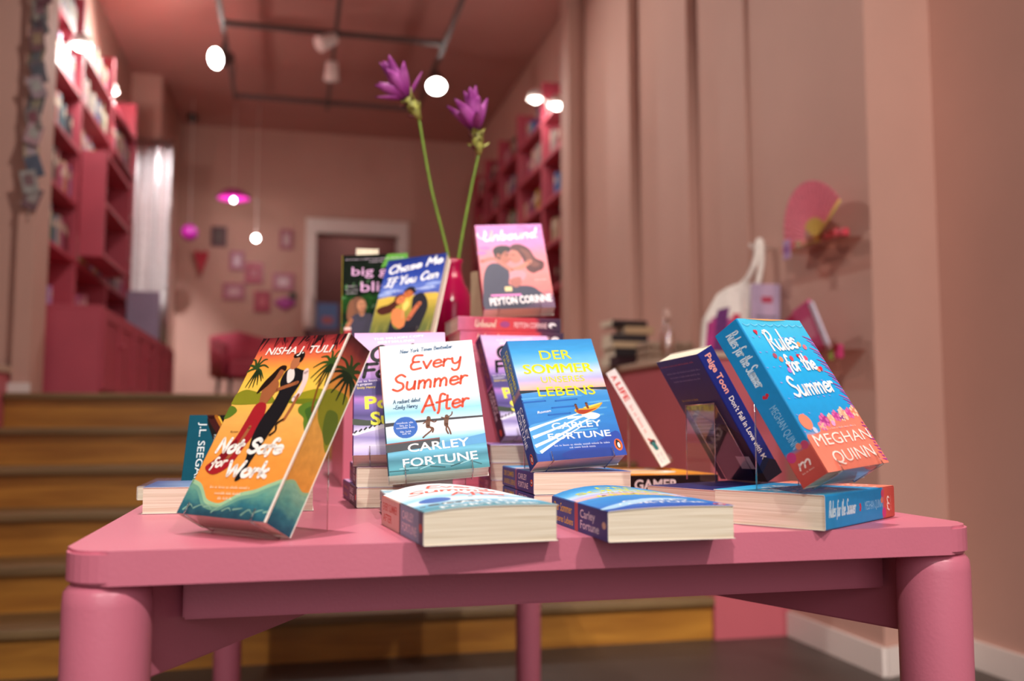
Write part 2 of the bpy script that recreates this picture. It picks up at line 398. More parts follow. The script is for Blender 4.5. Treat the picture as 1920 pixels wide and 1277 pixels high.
TH = .0006
def wrap_mesh(bm, w, h, t, nx=1, ny=1):
    """paperback cover: front, rounded spine and back in one wrap. material 0 front, 1 spine, 2 back, 3 white inside"""
    r = .0016; prof = []
    outer = [(w / 2 - w * i / nx if i < nx else -w / 2 + r, t / 2) for i in range(nx + 1)] if nx > 1 else [(w / 2, t / 2), (-w / 2 + r, t / 2)]
    outer += [(-w / 2 + r * .3, t / 2 - r * .3), (-w / 2, t / 2 - r), (-w / 2, -t / 2 + r), (-w / 2 + r * .3, -t / 2 + r * .3), (-w / 2 + r, -t / 2), (w / 2, -t / 2)]
    nf = len(outer) - 7
    inner = []
    for i, (x, z) in enumerate(outer):
        if i <= nf: inner.append((x if i < nf else -w / 2 + r, t / 2 - TH))
        elif i == nf + 1: inner.append((-w / 2 + r, t / 2 - TH - .0001))
        elif i == nf + 2: inner.append((-w / 2 + TH, t / 2 - r))
        elif i == nf + 3: inner.append((-w / 2 + TH, -t / 2 + r))
        elif i == nf + 4: inner.append((-w / 2 + r, -t / 2 + TH + .0001))
        else: inner.append((x, -t / 2 + TH))
    rows = []
    for j in range(ny + 1):
        y = h * j / ny
        rows.append(([bm.verts.new((x, y, z)) for x, z in outer], [bm.verts.new((x, y, z)) for x, z in inner]))
    n = len(outer)
    for j in range(ny):
        (o0, i0), (o1, i1) = rows[j], rows[j + 1]
        for k in range(n - 1):
            mi = 0 if k < nf else (2 if k >= n - 2 else 1)
            f = bm.faces.new((o0[k], o1[k], o1[k + 1], o0[k + 1])); f.material_index = mi
            f = bm.faces.new((i0[k + 1], i1[k + 1], i1[k], i0[k])); f.material_index = 3
        for k in (0, n - 1):
            q = (o0[k], i0[k], i1[k], o1[k]) if k == 0 else (o0[k], o1[k], i1[k], i0[k])
            f = bm.faces.new(q); f.material_index = 3
    for j, rev in ((0, False), (ny, True)):
        o, i = rows[j]
        for k in range(n - 1):
            q = (o[k], o[k + 1], i[k + 1], i[k])
            f = bm.faces.new(q[::-1] if rev else q); f.material_index = 3
INSIDE = paint('cover_inside', '#ece4da', .6, .03, 30)
def bulge_fn(w, h, t, b0, b1, fore=0.0):
    def f(co):
        if co.z <= 0: return
        u = min(1, max(0, (co.x + w / 2) / w)); v = min(1, max(0, co.y / h))
        k = min(1, co.z / (t / 2))
        co.z += k * ((b0 + (b1 - b0) * v) * math.sin(PI * u ** .8) + fore * u)
    return f
def make_book(name, label, w, h, t, loc, rot, front, spine, back=None, arts=(), pages=PAGES, bulge=None, group=None, cat='book', page_art=None, cover_label=None):
    root = empty(name, loc, rot, label, cat, group)
    nx, ny = (10, 8) if bulge else (1, 1)
    bm = bmesh.new(); mats = [front, spine, back or spine, INSIDE]
    wrap_mesh(bm, w, h, t, nx, ny)
    A = {}
    for face, fn in arts:
        a = Art(face, w, h, t); fn(a); A[face] = a
        a.emit(bm, mats)
    if bulge:
        es = [e for e in bm.edges if e.calc_length() > .018 and len(e.link_faces) and max(f.material_index for f in e.link_faces) > 3]
        if es: bmesh.ops.subdivide_edges(bm, edges=es, cuts=3)
        bmesh.ops.triangulate(bm, faces=[f for f in bm.faces if len(f.verts) > 4])
        fn = bulge_fn(w, h, t, *bulge)
        for v in bm.verts: fn(v.co)
    mesh_obj('cover', bm, mats, root)
    bm = bmesh.new(); pm = [pages]
    x0, x1, y0, y1, z0, z1 = -w / 2 + TH + .0004, w / 2 - .0012, .0012, h - .0012, -t / 2 + TH, t / 2 - TH
    G = [[[bm.verts.new((x0 + (x1 - x0) * i / nx, y0 + (y1 - y0) * j / ny, z)) for j in range(ny + 1)] for i in range(nx + 1)] for z in (z0, z1)]
    for i in range(nx):
        for j in range(ny):
            bm.faces.new((G[1][i][j], G[1][i + 1][j], G[1][i + 1][j + 1], G[1][i][j + 1]))
            bm.faces.new((G[0][i][j + 1], G[0][i + 1][j + 1], G[0][i + 1][j], G[0][i][j]))
    for i in range(nx):
        bm.faces.new((G[0][i][0], G[0][i + 1][0], G[1][i + 1][0], G[1][i][0])); bm.faces.new((G[0][i + 1][ny], G[0][i][ny], G[1][i][ny], G[1][i + 1][ny]))
    for j in range(ny):
        bm.faces.new((G[0][0][j + 1], G[0][0][j], G[1][0][j], G[1][0][j + 1])); bm.faces.new((G[0][nx][j], G[0][nx][j + 1], G[1][nx][j + 1], G[1][nx][j]))
    if page_art:
        a = Art('fore', w, h, t); page_art(a); a.emit(bm, pm)
    if bulge:
        fn = bulge_fn(w, h, t, *bulge)
        for v in bm.verts: fn(v.co)
    mesh_obj('page_block', bm, pm, root)
    return root
def flat(yaw): return (0, 0, R(yaw))

# ================================================================== the setting
LZ = 1.0          # level of the upper floor
ZC = 4.25         # ceiling
struct(box('floor', -3.2, 2.6, -3.0, 5.0, -.1, 0, FLOOR))
struct(box('floor_upper', -2.2, 2.6, 4.945, 11.2, LZ - .12, LZ, TREAD))
struct(box('ceiling', -3.3, 2.8, -3.1, 11.3, ZC, ZC + .1, CEIL))
# right wall of the front room, its slanted reveal and the recessed stretch next to the camera
def wall_prism(name, pts, z0, z1, m):
    bm = bmesh.new(); lo = [bm.verts.new((x, y, z0)) for x, y in pts]; hi = [bm.verts.new((x, y, z1)) for x, y in pts]; n = len(pts)
    for i in range(n): bm.faces.new((lo[i], lo[(i + 1) % n], hi[(i + 1) % n], hi[i]))
    bm.faces.new(lo[::-1]); bm.faces.new(hi); bmesh.ops.recalc_face_normals(bm, faces=bm.faces[:])
    return struct(mesh_obj(name, bm, m))
wall_prism('wall_right', [(1.985, 2.88), (2.365, 3.02), (2.365, -3.0), (2.55, -3.0), (2.55, 3.75), (1.985, 3.75)], 0, ZC, WALL)
wall_prism('wall_right.001', [(1.965, 3.75), (2.55, 3.75), (2.55, 4.26), (1.965, 4.26)], 0, ZC, WALL)
wall_prism('wall_right.002', [(1.915, 4.26), (2.55, 4.26), (2.55, 4.93), (1.915, 4.93)], 0, ZC, WALL)
wall_prism('wall_right.003', [(1.855, 4.93), (2.55, 4.93), (2.55, 5.75), (1.855, 5.75)], 0, ZC, WALL)
wall_prism('wall_right.004', [(1.745, 5.75), (2.55, 5.75), (2.55, 5.95), (1.745, 5.95)], 0, ZC, WALL)
wall_prism('wall_right.005', [(2.13, 5.95), (2.55, 5.95), (2.55, 11.2), (2.13, 11.2)], LZ, ZC, WALL)
wall_prism('wall_left', [(-3.2, -3.0), (-3.05, -3.0), (-3.05, 4.98), (-3.2, 4.98)], 0, ZC, WALL)
wall_prism('wall_left.001', [(-3.2, 5.04), (-1.33, 5.04), (-1.33, 4.98), (-1.25, 4.98), (-1.25, 5.25), (-3.2, 5.25)], 0, ZC, WALL)
wall_prism('wall_left.002', [(-1.8, 5.25), (-1.57, 5.25), (-1.57, 9.45), (-1.29, 9.45), (-1.29, 11.2), (-1.8, 11.2)], LZ, ZC, WALL)
# back wall with its doorway
DX0, DX1, DZ = .25, 1.20, 3.055
wall_prism('wall_back', [(-1.8, 11.0), (DX0, 11.0), (DX0, 11.2), (-1.8, 11.2)], LZ, ZC, WALL)
wall_prism('wall_back.001', [(DX1, 11.0), (2.3, 11.0), (2.3, 11.2), (DX1, 11.2)], LZ, ZC, WALL)
wall_prism('wall_back.002', [(DX0, 11.0), (DX1, 11.0), (DX1, 11.2), (DX0, 11.2)], DZ, ZC, WALL)
bm = bmesh.new()
add_box(bm, DX0 - .12, DX0, 10.95, 11.08, LZ, DZ, .006); add_box(bm, DX1, DX1 + .12, 10.95, 11.08, LZ, DZ, .006); add_box(bm, DX0 - .12, DX1 + .12, 10.95, 11.08, DZ, DZ + .17, .006)
struct(mesh_obj('door_1', bm, TRIM))
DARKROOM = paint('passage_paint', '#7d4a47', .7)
bm = bmesh.new(); add_box(bm, .0, 1.5, 12.5, 12.6, LZ, 3.6); add_box(bm, -.05, .0, 11.2, 12.6, LZ, 3.6); add_box(bm, 1.5, 1.55, 11.2, 12.6, LZ, 3.6); add_box(bm, -.05, 1.55, 11.2, 12.6, 3.6, 3.65); add_box(bm, -.05, 1.55, 11.2, 12.6, LZ - .05, LZ)
struct(mesh_obj('wall_passage', bm, DARKROOM))
# front wall behind the camera with the shop window
bm = bmesh.new()
add_box(bm, -3.2, -1.6, -3.1, -3.0, 0, ZC); add_box(bm, 2.0, 2.6, -3.1, -3.0, 0, ZC); add_box(bm, -1.6, 2.0, -3.1, -3.0, 0, .7); add_box(bm, -1.6, 2.0, -3.1, -3.0, 3.3, ZC)
struct(mesh_obj('wall_front', bm, WALL))
bm = bmesh.new()
for x in (-1.6, .17, 1.94): add_box(bm, x, x + .06, -3.08, -3.02, .7, 3.3)
for z in (.7, 3.24): add_box(bm, -1.6, 2.0, -3.08, -3.02, z, z + .06)
struct(mesh_obj('window_1', bm, TRIM))
# baseboards on the right
def board(name, pts, h=.095, d=.016):
    bm = bmesh.new()
    for (x0, y0), (x1, y1) in zip(pts, pts[1:]):
        t = Vector((x1 - x0, y1 - y0)).normalized(); n = Vector((-t.y, t.x)) * d
        a = [bm.verts.new(p) for p in ((x0, y0, 0), (x1, y1, 0), (x1 + n.x, y1 + n.y, 0), (x0 + n.x, y0 + n.y, 0))]
        b = [bm.verts.new((v.co.x, v.co.y, h)) for v in a]
        for i in range(4): bm.faces.new((a[i], a[(i + 1) % 4], b[(i + 1) % 4], b[i]))
        bm.faces.new(b); bm.faces.new(a[::-1])
    bmesh.ops.recalc_face_normals(bm, faces=bm.faces[:])
    return struct(mesh_obj(name, bm, TRIM))
board('baseboard_right', [(1.985, 2.87), (1.985, 3.5)])
board('baseboard_right.001', [(2.365, 3.015), (1.98, 2.873)])
board('baseboard_right.002', [(2.365, -2.9), (2.365, 3.0)])
# low walls either side of the stairs
SX0, SX1 = -1.34, 1.655
struct(box('wall_stair_right', SX1, 1.985, 3.5, 5.74, 0, 1.12, PANEL))
struct(box('trim_1', SX1 - .02, 1.98, 3.48, 5.74, 1.12, 1.145, CAPM, bev=.004))
struct(box('wall_stair_left', -3.05, SX0, 3.5, 5.0, 0, 1.095, PANEL))
struct(box('trim_2', -3.05, SX0 + .012, 3.48, 5.0, 1.095, 1.13, CAPM, bev=.004))
struct(box('baseboard_left', -1.345, -1.24, 4.962, 4.978, LZ, LZ + .05, TRIM))
# stairs
st = empty('staircase', (0, 3.5, 0), label='wide oak staircase of six steps behind the pink table', cat='stairs')
for i in range(6):
    y = 3.5 + .28 * i; z0 = LZ / 6 * i; z1 = LZ / 6 * (i + 1)
    o = box('riser', SX0 + .002, SX1 - .002, .02 + .28 * i, .04 + .28 * i, z0, z1 - .028, RISER, st)
    o = box('tread', SX0 + .002, SX1 - .002, .28 * i - .012, .28 * i + (.04 if i == 5 else .32), z1 - .032, z1, TREAD, st, bev=.007)
    if i == 5: o.name = 'landing_nosing'

# ================================================================== bookcases
LEV = [1.905, 2.26, 2.615, 2.975, 3.31]; TOPZ = 3.63
def bookcase(label, side, xf, xw, y0, y1, zb):
    """one bay: far and near side panels, back and shelves. xf front edge, xw wall"""
    r = empty('bookcase', ((xf + xw) / 2, (y0 + y1) / 2, zb), label=label, cat='bookcase', group='pink bookcase bays along the %s wall' % side)
    cx, cy = (xf + xw) / 2, (y0 + y1) / 2
    def b(n, x0, x1, ya, yb, z0, z1, bev=.003):
        x0, x1 = sorted((x0, x1)); return box(n, x0 - cx, x1 - cx, ya - cy, yb - cy, z0 - zb, z1 - zb, SHELF, r, bev)
    t = .014
    b('side_panel', xf, xw, y0 + .001, y0 + .027, zb, TOPZ); b('side_panel', xf, xw, y1 - .027, y1 - .001, zb, TOPZ)
    b('back_panel', xw, xw + (t if xf > xw else -t) * 1, y0 + .027, y1 - .027, zb, TOPZ)
    for z in LEV: b('shelf', xf, xw + (t if xf > xw else -t), y0 + .027, y1 - .027, z - .032, z)
    return r
BOOKC = ['#3a2b34', '#8e2f3c', '#d9cdbf', '#b8442f', '#2d3c5c', '#4b6a78', '#c79a3e', '#7b3d6b', '#c45f8a', '#1f2226', '#5f7a4a', '#a8a29c', '#d88aa0', '#3f6fa8', '#6d2231', '#e0b7a0', '#b98fc4', '#2f4f46']
CNAME = {'#3a2b34': 'dark plum', '#8e2f3c': 'crimson', '#d9cdbf': 'cream', '#b8442f': 'rust red', '#2d3c5c': 'navy', '#4b6a78': 'slate blue', '#c79a3e': 'mustard', '#7b3d6b': 'purple', '#c45f8a': 'rose', '#1f2226': 'black', '#5f7a4a': 'olive green', '#a8a29c': 'grey', '#d88aa0': 'pale pink', '#3f6fa8': 'blue', '#6d2231': 'maroon', '#e0b7a0': 'peach', '#b98fc4': 'lilac', '#2f4f46': 'dark green'}
ORD = ['first', 'second', 'third', 'fourth', 'fifth', 'sixth', 'seventh', 'eighth', 'ninth', 'tenth', 'eleventh', 'twelfth', 'thirteenth', 'fourteenth', 'fifteenth', 'sixteenth']
BOXM = {}
def shelf_book(col, w, d, h):
    k = col
    if k not in BOXM:
        bm = bmesh.new(); m = paint('cloth_' + col.lstrip('#'), col, .5, .15, 25)
        # unit book standing upright: boards and spine round a recessed page block; spine at -x
        add_box(bm, -.5, -.46, -.5, .5, 0, 1); add_box(bm, -.46, .5, -.5, -.44, 0, 1); add_box(bm, -.46, .5, .44, .5, 0, 1)
        add_box(bm, -.46, .46, -.44, .44, .02, .97, mi=1)
        add_box(bm, -.505, -.499, -.3, .3, .62, .84, mi=1)
        me = bpy.data.meshes.new('shelf_book'); bm.to_mesh(me); bm.free(); me.materials.append(m); me.materials.append(PAGES); BOXM[k] = me
    o = bpy.data.objects.new('shelf_book', BOXM[k]); COL.objects.link(o); o.scale = (d, w, h); return o
def fill(side, xf, y0, y1, z, bayn, levn, lean=.0, density=1.0, maxn=16, start=None):
    y = y0 + .034 if start is None else start; n = 0; s = 1 if side == 'left' else -1
    while n < maxn:
        w = random.uniform(.04, .075); h = random.uniform(.17, .245); d = random.uniform(.115, .13) if side == 'left' else random.uniform(.088, .104)
        if y + w > y1 - .032: break
        if random.random() < density:
            c = random.choice(BOOKC); o = shelf_book(c, w * .96, d, h)
            o.location = (xf - s * (d / 2 + (.035 if side == 'left' else .055)), y + w / 2, z + .0005); o.rotation_euler = (0, 0, 0 if side == 'right' else PI)
            tag(o, '%s book, %s from near end, %s shelf up, %s bay of %s bookcases' % (CNAME[c], ORD[n], ORD[levn], bayn, side), 'book', 'books on the %s shelf of the %s bay, %s wall' % (ORD[levn], bayn, side)); n += 1
        y += w + .001
LB = [(5.40, 6.42, 'nearest'), (6.42, 7.45, 'second'), (7.45, 8.52, 'farthest')]
for (a, b, n) in LB:
    bookcase('pink bookcase bay of open shelves, %s of three along the left wall' % n, 'left', -1.365, -1.57, a, b, 1.49)
    for k, z in enumerate(LEV):
        fill('left', -1.365, a, b, z, n, k + 1, density=0 if (n == 'farthest' and k == 4) else .84)
    fill('left', -1.365, a, b, 1.492, n, 0, density=.35, maxn=6)
RB = [(6.36, 7.19, 'nearest'), (7.19, 8.04, 'second'), (8.04, 8.83, 'third'), (8.83, 9.52, 'fourth'), (9.52, 10.18, 'fifth')]
for (a, b, n) in RB:
    bookcase('pink bookcase bay of open shelves, %s of five along the right wall' % n, 'right', 1.95, 2.13, a, b, 1.545)
    for k, z in enumerate(LEV): fill('right', 1.95, a, b, z, n, k + 1, density=.46)
# deep pink display box standing out of the second left bay
dbx = empty('wall_box', (-1.285, 6.93, 1.93), label='deep open pink wall box standing out from the left bookcases', cat='shelf box')
for n_, q in (('side_board', (-.077, .077, -.48, -.455, 0, .70)), ('side_board', (-.077, .077, .455, .48, 0, .70)), ('bottom_board', (-.077, .077, -.455, .455, 0, .028)), ('shelf', (-.077, .077, -.455, .455, .345, .37)), ('top_board', (-.077, .077, -.455, .455, .672, .70))):
    box(n_, *q, SHELF, dbx, .002)
def cupboard(label, side, xf, xw, y0, y1, zt):
    cx, cy = (xf + xw) / 2, (y0 + y1) / 2; s = 1 if side == 'left' else -1
    r = empty('cupboard', (cx, cy, LZ), label=label, cat='cupboard', group='low pink cupboards under the %s bookcases' % side)
    hw = abs(xf - xw) / 2; hy = (y1 - y0) / 2 - .001; H = zt - LZ
    box('body', -hw, hw, -hy, hy, 0, H - .02, SHELF, r, .003); 
    box('top_board', -hw, hw, -hy, hy, H - .02, H, SHELF, r, .003)
    n = 2
    for k in range(n):
        ya = -hy + .01 + k * (2 * hy - .02) / n; yb = ya + (2 * hy - .02) / n - .006
        bm = bmesh.new(); x = s * hw
        def fb(d0, d1, a0, a1, z0, z1, bev=.002): add_box(bm, min(x + s * d0, x + s * d1), max(x + s * d0, x + s * d1), a0, a1, z0, z1, bev)
        fb(.0005, .012, ya, yb, .03, H - .03); e = .05
        fb(.012, .02, ya, ya + e, .03, H - .03); fb(.012, .02, yb - e, yb, .03, H - .03); fb(.012, .02, ya + e, yb - e, H - .03 - e, H - .03); fb(.012, .02, ya + e, yb - e, .03, .03 + e)
        d = mesh_obj('door', bm, SHELF, r)
        bm = bmesh.new(); add_sphere(bm, (x + s * .035, (ya + .03) if k else (yb - .03), H * .62), .012); add_tube(bm, [(x + s * .018, (ya + .03) if k else (yb - .03), H * .62), (x + s * .03, (ya + .03) if k else (yb - .03), H * .62)], .006)
        mesh_obj('knob', bm, SHELF, d)
for (a, b, n) in LB:
    cupboard('low pink panelled cupboard, %s of three under the left bookcases' % n, 'left', -1.01, -1.565, a, b, 1.49)
for (a, b, n) in RB:
    cupboard('low pink panelled cupboard, %s of five under the right bookcases' % n, 'right', 1.72, 2.125, a, b, 1.545)
# lamps on the bookcases
BULB = emis('lamp_glow', '#fff6ea', 14)
def clip_lamp(label, x, y, z, dx, power, dz, br=.045):
    r = empty('clip_lamp', (x, y, z), label=label, cat='lamp', group='lamps on top of the bookcases')
    bm = bmesh.new(); add_tube(bm, [(0, 0, dz), (dx * .02, 0, .1), (dx * .1, 0, .14)], .008); mesh_obj('arm', bm, TRIM, r)
    bm = bmesh.new(); add_lathe(bm, [(.02, .05), (.055, .02), (.065, -.03), (.058, -.03), (.015, .04)], (dx * .14, 0, .14)); mesh_obj('shade', bm, TRIM, r, True)
    bm = bmesh.new(); add_sphere(bm, (dx * .14, 0, .125), br); mesh_obj('bulb', bm, BULB, r)
    d = bpy.data.lights.new('bookcase_lamp_light', 'POINT'); d.energy = power; d.color = WARM; d.shadow_soft_size = .07
    o = bpy.data.objects.new('bookcase_lamp_light', d); COL.objects.link(o); o.location = (x + dx * .2, y, z + .04)
clip_lamp('white shaded lamp glowing on the upper shelves of the nearest left bookcase', -1.385, 6.02, 3.05, .6, 9, -.074)
clip_lamp('white shaded lamp on the top shelf of the farthest left bookcase', -1.47, 7.62, 3.315, .3, 24, -.0045, .018)
clip_lamp('white shaded lamp glowing high on the nearest right bookcase', 1.968, 6.42, 3.06, -.8, 6, -.0845)
clip_lamp('white shaded lamp glowing high where the two nearest right bookcases meet', 1.968, 7.04, 3.32, -.8, 4, -.0095)

# ================================================================== ceiling track lights
TZ = 4.0
trk = empty('lighting_track', (.3, 7.9, ZC), label='grey lighting track grid hung under the pink ceiling', cat='light track')
for n, x0, x1, y0, y1 in (('rail', -.60, -.57, 5.0, 9.2), ('rail', .28, .31, 5.0, 9.35), ('rail', 1.17, 1.20, 5.0, 9.1), ('cross_rail', -.6, 1.2, 7.45, 7.48), ('cross_rail', -.6, 1.2, 9.15, 9.18)):
    box(n, x0 - .3, x1 - .3, y0 - 7.9, y1 - 7.9, TZ - ZC - .02, TZ - ZC + .02, GREYM, trk)
for x, y in ((-.585, 6.0), (.295, 6.0), (1.185, 6.0), (-.585, 9.0), (.295, 9.0), (1.185, 9.0)):
    box('hanger', x - .307, x - .293, y - 7.9 - .007, y - 7.9 + .007, TZ - ZC + .02, 0, GREYM, trk)
def track_spot(label, loc, target, on=True, power=60, glow=30, r0=.062):
    r = empty('track_spotlight', loc, label=label, cat='spotlight', group='spotlights on the ceiling track')
    q = (Vector(target) - Vector(loc)).to_track_quat('Z', 'Y').to_matrix().to_4x4()
    bm = bmesh.new(); add_tube(bm, [(0, 0, .0), (0, 0, TZ - .02 - loc[2])], .01); mesh_obj('stem', bm, GREYM, r)
    bm = bmesh.new(); add_lathe(bm, [(.02, -.09), (.05, -.08), (r0, .06), (r0 + .004, .075), (r0 - .006, .075), (r0 - .01, .06)]); bmesh.ops.transform(bm, matrix=q, verts=bm.verts[:]); mesh_obj('head', bm, TRIM if not on else GREYM, r)
    bm = bmesh.new(); add_lathe(bm, [(r0 - .004, .066), (r0 - .012, .082), (.02, .09)]); bmesh.ops.transform(bm, matrix=q, verts=bm.verts[:])
    mesh_obj('lens', bm, emis('spot_glow', '#fffaf2', glow) if on else TRIM, r)
    if on: spot('track_spot_light', Vector(loc) + (Vector(target) - Vector(loc)).normalized() * .11, target, power, WARM, 110, .9, .06)
track_spot('lit spotlight at the left end of the ceiling track', (-.605, 7.85, 3.86), (-1.5, 7.1, 3.45), True, 130, 30, .085)
track_spot('lit spotlight on the right rail behind the purple flowers', (1.2, 8.0, 3.87), (.95, 6.1, 1.2), True, 60, 30, .085)
track_spot('unlit pale spotlight on the middle rail of the ceiling track', (.285, 8.0, 3.88), (.28, 8.3, 3.0), False)
track_spot('unlit pale spotlight where middle rail meets the near cross rail', (.22, 7.40, 3.90), (-.6, 7.0, 3.3), False)
bm = bmesh.new(); add_sphere(bm, (0, 0, 0), .06, 1, 1, .9); add_lathe(bm, [(.045, .03), (.045, .0)], (0, 0, 0))
o = mesh_obj('security_camera', bm, BLACK); o.location = (-1.12, 10.6, 4.2); tag(o, 'small dark dome camera under the ceiling by the back wall', 'camera')

# ================================================================== things on the back wall
def frame(label, x, z, w, h, cf, ci, cm='#d9c7cc', y=10.985):
    r = empty('picture_frame', (x, y, z), label=label, cat='picture', group='small pictures on the back wall')
    bm = bmesh.new(); t = .035
    add_box(bm, -w / 2, w / 2, -.012, .012, h / 2 - t, h / 2); add_box(bm, -w / 2, w / 2, -.012, .012, -h / 2, -h / 2 + t)
    add_box(bm, -w / 2, -w / 2 + t, -.012, .012, -h / 2 + t, h / 2 - t); add_box(bm, w / 2 - t, w / 2, -.012, .012, -h / 2 + t, h / 2 - t)
    mesh_obj('frame', bm, paint('frame_' + cf[1:], cf, .4), r)
    bm = bmesh.new(); add_box(bm, -w / 2 + t, w / 2 - t, -.004, .01, -h / 2 + t, h / 2 - t); add_box(bm, -w * .2, w * .2, -.006, -.004, -h * .22, h * .22, mi=1)
    mesh_obj('print', bm, [paint('print_' + ci[1:], ci, .5), paint('print_' + cm[1:], cm, .5)], r)
frame('small dark framed picture high on the back wall', -.838, 2.96, .17, .23, '#5a2c36', '#4a3a3a', '#5d4b48')
frame('small pale framed picture nearest the door, topmost', -.09, 2.96, .15, .23, '#a25a6c', '#b98f92', '#c7aaae')
frame('small lilac framed picture above the red one', -.633, 2.69, .16, .22, '#a8637a', '#c9a3b4', '#d8c2cf')
frame('square crimson framed picture at the middle of the cluster', -.443, 2.555, .2, .24, '#b14a66', '#a8364c', '#b8707f')
frame('wide pink framed picture left of the door', -.115, 2.465, .24, .2, '#b0647a', '#c89aa6', '#dcc4cc')
frame('wide pink framed picture lowest left of the cluster', -.66, 2.335, .24, .19, '#aa5a70', '#c28b98', '#cfa4ae')
frame('upright crimson framed picture lowest of the cluster', -.345, 2.23, .18, .24, '#a33550', '#b03a50', '#c0606f')
bm = bmesh.new()
for dx, dz, r_ in ((-.06, 0, .055), (.0, .02, .06), (.06, .0, .055), (0, -.03, .06)): add_sphere(bm, (dx, 0, dz), r_, 1, .3, .8)
add_box(bm, .05, .12, -.012, .012, .05, .12, mi=1)
o = mesh_obj('lips_ornament', bm, [paint('magenta_gloss', '#a8308f', .3), BLACK]); o.location = (-.09, 10.97, 2.22); tag(o, 'purple puffy ornament with a dark tip low on the back wall', 'ornament')
# red heart pennant
P = [(0, -.17), (-.06, .02), (-.08, .09), (-.05, .13), (0, .10), (.05, .13), (.08, .09), (.06, .02)]
bm = bmesh.new(); a = [bm.verts.new((x, -.02, z)) for x, z in P]; b = [bm.verts.new((x, .02, z)) for x, z in P]
bm.faces.new(a); bm.faces.new(b[::-1])
for i in range(8): bm.faces.new((a[(i + 1) % 8], a[i], b[i], b[(i + 1) % 8]))
bmesh.ops.recalc_face_normals(bm, faces=bm.faces[:])
o = mesh_obj('heart_ornament', bm, paint('heart_red', '#b01c34', .4)); o.location = (-1.02, 10.96, 2.66); tag(o, 'dark red heart hanging on the back wall near the silver curtain', 'ornament')
def pendant(label, x, y, z, shade_col, bulb_r, lit, shade_r, power=0):
    r = empty('pendant_lamp', (x, y, z), label=label, cat='pendant lamp', group='pendant lamps before the back wall')
    bm = bmesh.new(); add_tube(bm, [(0, 0, shade_r * .5), (0, 0, ZC - z)], .004); mesh_obj('cord', bm, TRIM, r)
    if shade_r:
        bm = bmesh.new(); add_lathe(bm, [(.02, shade_r * .5), (shade_r * .55, shade_r * .42), (shade_r, shade_r * .05), (shade_r, -shade_r * .1), (shade_r * .93, 0), (.02, shade_r * .42)], seg=28)
        mesh_obj('shade', bm, paint('shade_' + shade_col[1:], shade_col, .25), r, True)
    if bulb_r:
        bm = bmesh.new(); add_sphere(bm, (0, -.0, -.0 if not shade_r else -.03), bulb_r); mesh_obj('bulb', bm, emis('pendant_glow', '#fff8f4', 22) if lit else TRIM, r)
        if power:
            d = bpy.data.lights.new('pendant_light', 'POINT'); d.energy = power; d.color = WARM; d.shadow_soft_size = bulb_r + .01
            o = bpy.data.objects.new('pendant_light', d); COL.objects.link(o); o.location = (x, y, z - bulb_r - .05)
pendant('purple dish pendant lamp with a glowing bulb, highest of the pendants', -.64, 10.2, 3.24, '#c02c9c', .022, True, .17, 2.5)
pendant('bare round glowing bulb hanging before the back wall', -.40, 10.2, 2.81, '#ffffff', .034, True, 0, 3)
pl = empty('pendant_lamp', (-1.065, 10.1, 2.82), label='unlit round magenta pendant lamp beside the silver curtain', cat='pendant lamp', group='pendant lamps before the back wall')
bm = bmesh.new(); add_sphere(bm, (0, 0, 0), .085); mesh_obj('shade', bm, paint('shade_magenta', '#b01c98', .25), pl)
bm = bmesh.new(); add_tube(bm, [(0, 0, .085), (0, 0, ZC - 2.82)], .004); mesh_obj('cord', bm, TRIM, pl)
d = bpy.data.lights.new('passage_fill_light', 'POINT'); d.energy = 7; d.color = WARM; d.shadow_soft_size = .1  # added point light that lifts the dark passage; no lamp body
o = bpy.data.objects.new('passage_fill_light', d); COL.objects.link(o); o.location = (.75, 11.9, 3.3)
# chair, console, sign by the door
RED = paint('chair_red', '#b03a50', .6, .1, 30)
ch = empty('armchair', (-.42, 9.2, LZ), (0, 0, R(200)), 'crimson tub armchair on the upper floor before the back wall', 'armchair')
bm = bmesh.new(); 
pr = [(-.3, .3), (-.32, 0), (-.26, -.24), (0, -.31), (.26, -.24), (.32, 0), (.3, .3)]
cv = [Vector((p.x, p.y)) for p in catmull(pr, False, 4)]
n = len(cv)
vs = []
for i, p in enumerate(cv):
    f = abs(i / (n - 1) - .5) * 2; hz = .74 - .18 * f; q = p * .84
    vs.append([bm.verts.new((p.x, p.y, .28)), bm.verts.new((p.x * 1.03, p.y * 1.03, hz)), bm.verts.new((q.x, q.y, hz)), bm.verts.new((q.x, q.y, .28))])
for i in range(n - 1):
    for k in range(4): bm.faces.new((vs[i][k], vs[i + 1][k], vs[i + 1][(k + 1) % 4], vs[i][(k + 1) % 4]))
bm.faces.new(vs[0][::-1]); bm.faces.new(vs[-1]); bmesh.ops.recalc_face_normals(bm, faces=bm.faces[:]); mesh_obj('backrest', bm, RED, ch, True)
box('seat', -.25, .25, -.24, .3, .26, .42, RED, ch, .03)
for x, y in ((-.22, .25), (.22, .25), (-.2, -.2), (.2, -.2)):
    bm = bmesh.new(); add_tube(bm, [(x, y, .27), (x * 1.1, y * 1.1, 0)], [.02, .013]); mesh_obj('leg', bm, BLACK, ch)
cs = empty('console_table', (.42, 10.45, LZ), label='dark maroon console table standing in front of the doorway', cat='console')
MAR = paint('console_maroon', '#6a2a35', .45)
box('top', -.3, .25, -.2, .2, .82, .86, MAR, cs, .004); box('drawer_front', -.28, .23, -.19, -.17, .7, .82, MAR, cs)
for x in (-.27, .22):
    for y in (-.17, .17): box('leg', x - .02, x + .02, y - .02, y + .02, 0, .82, MAR, cs)
bm = bmesh.new(); add_box(bm, -.115, .115, -.012, .012, 0, .29); add_box(bm, -.06, .06, -.016, -.012, .06, .14, mi=1); add_box(bm, -.1, .1, -.02, .06, -.005, .0)
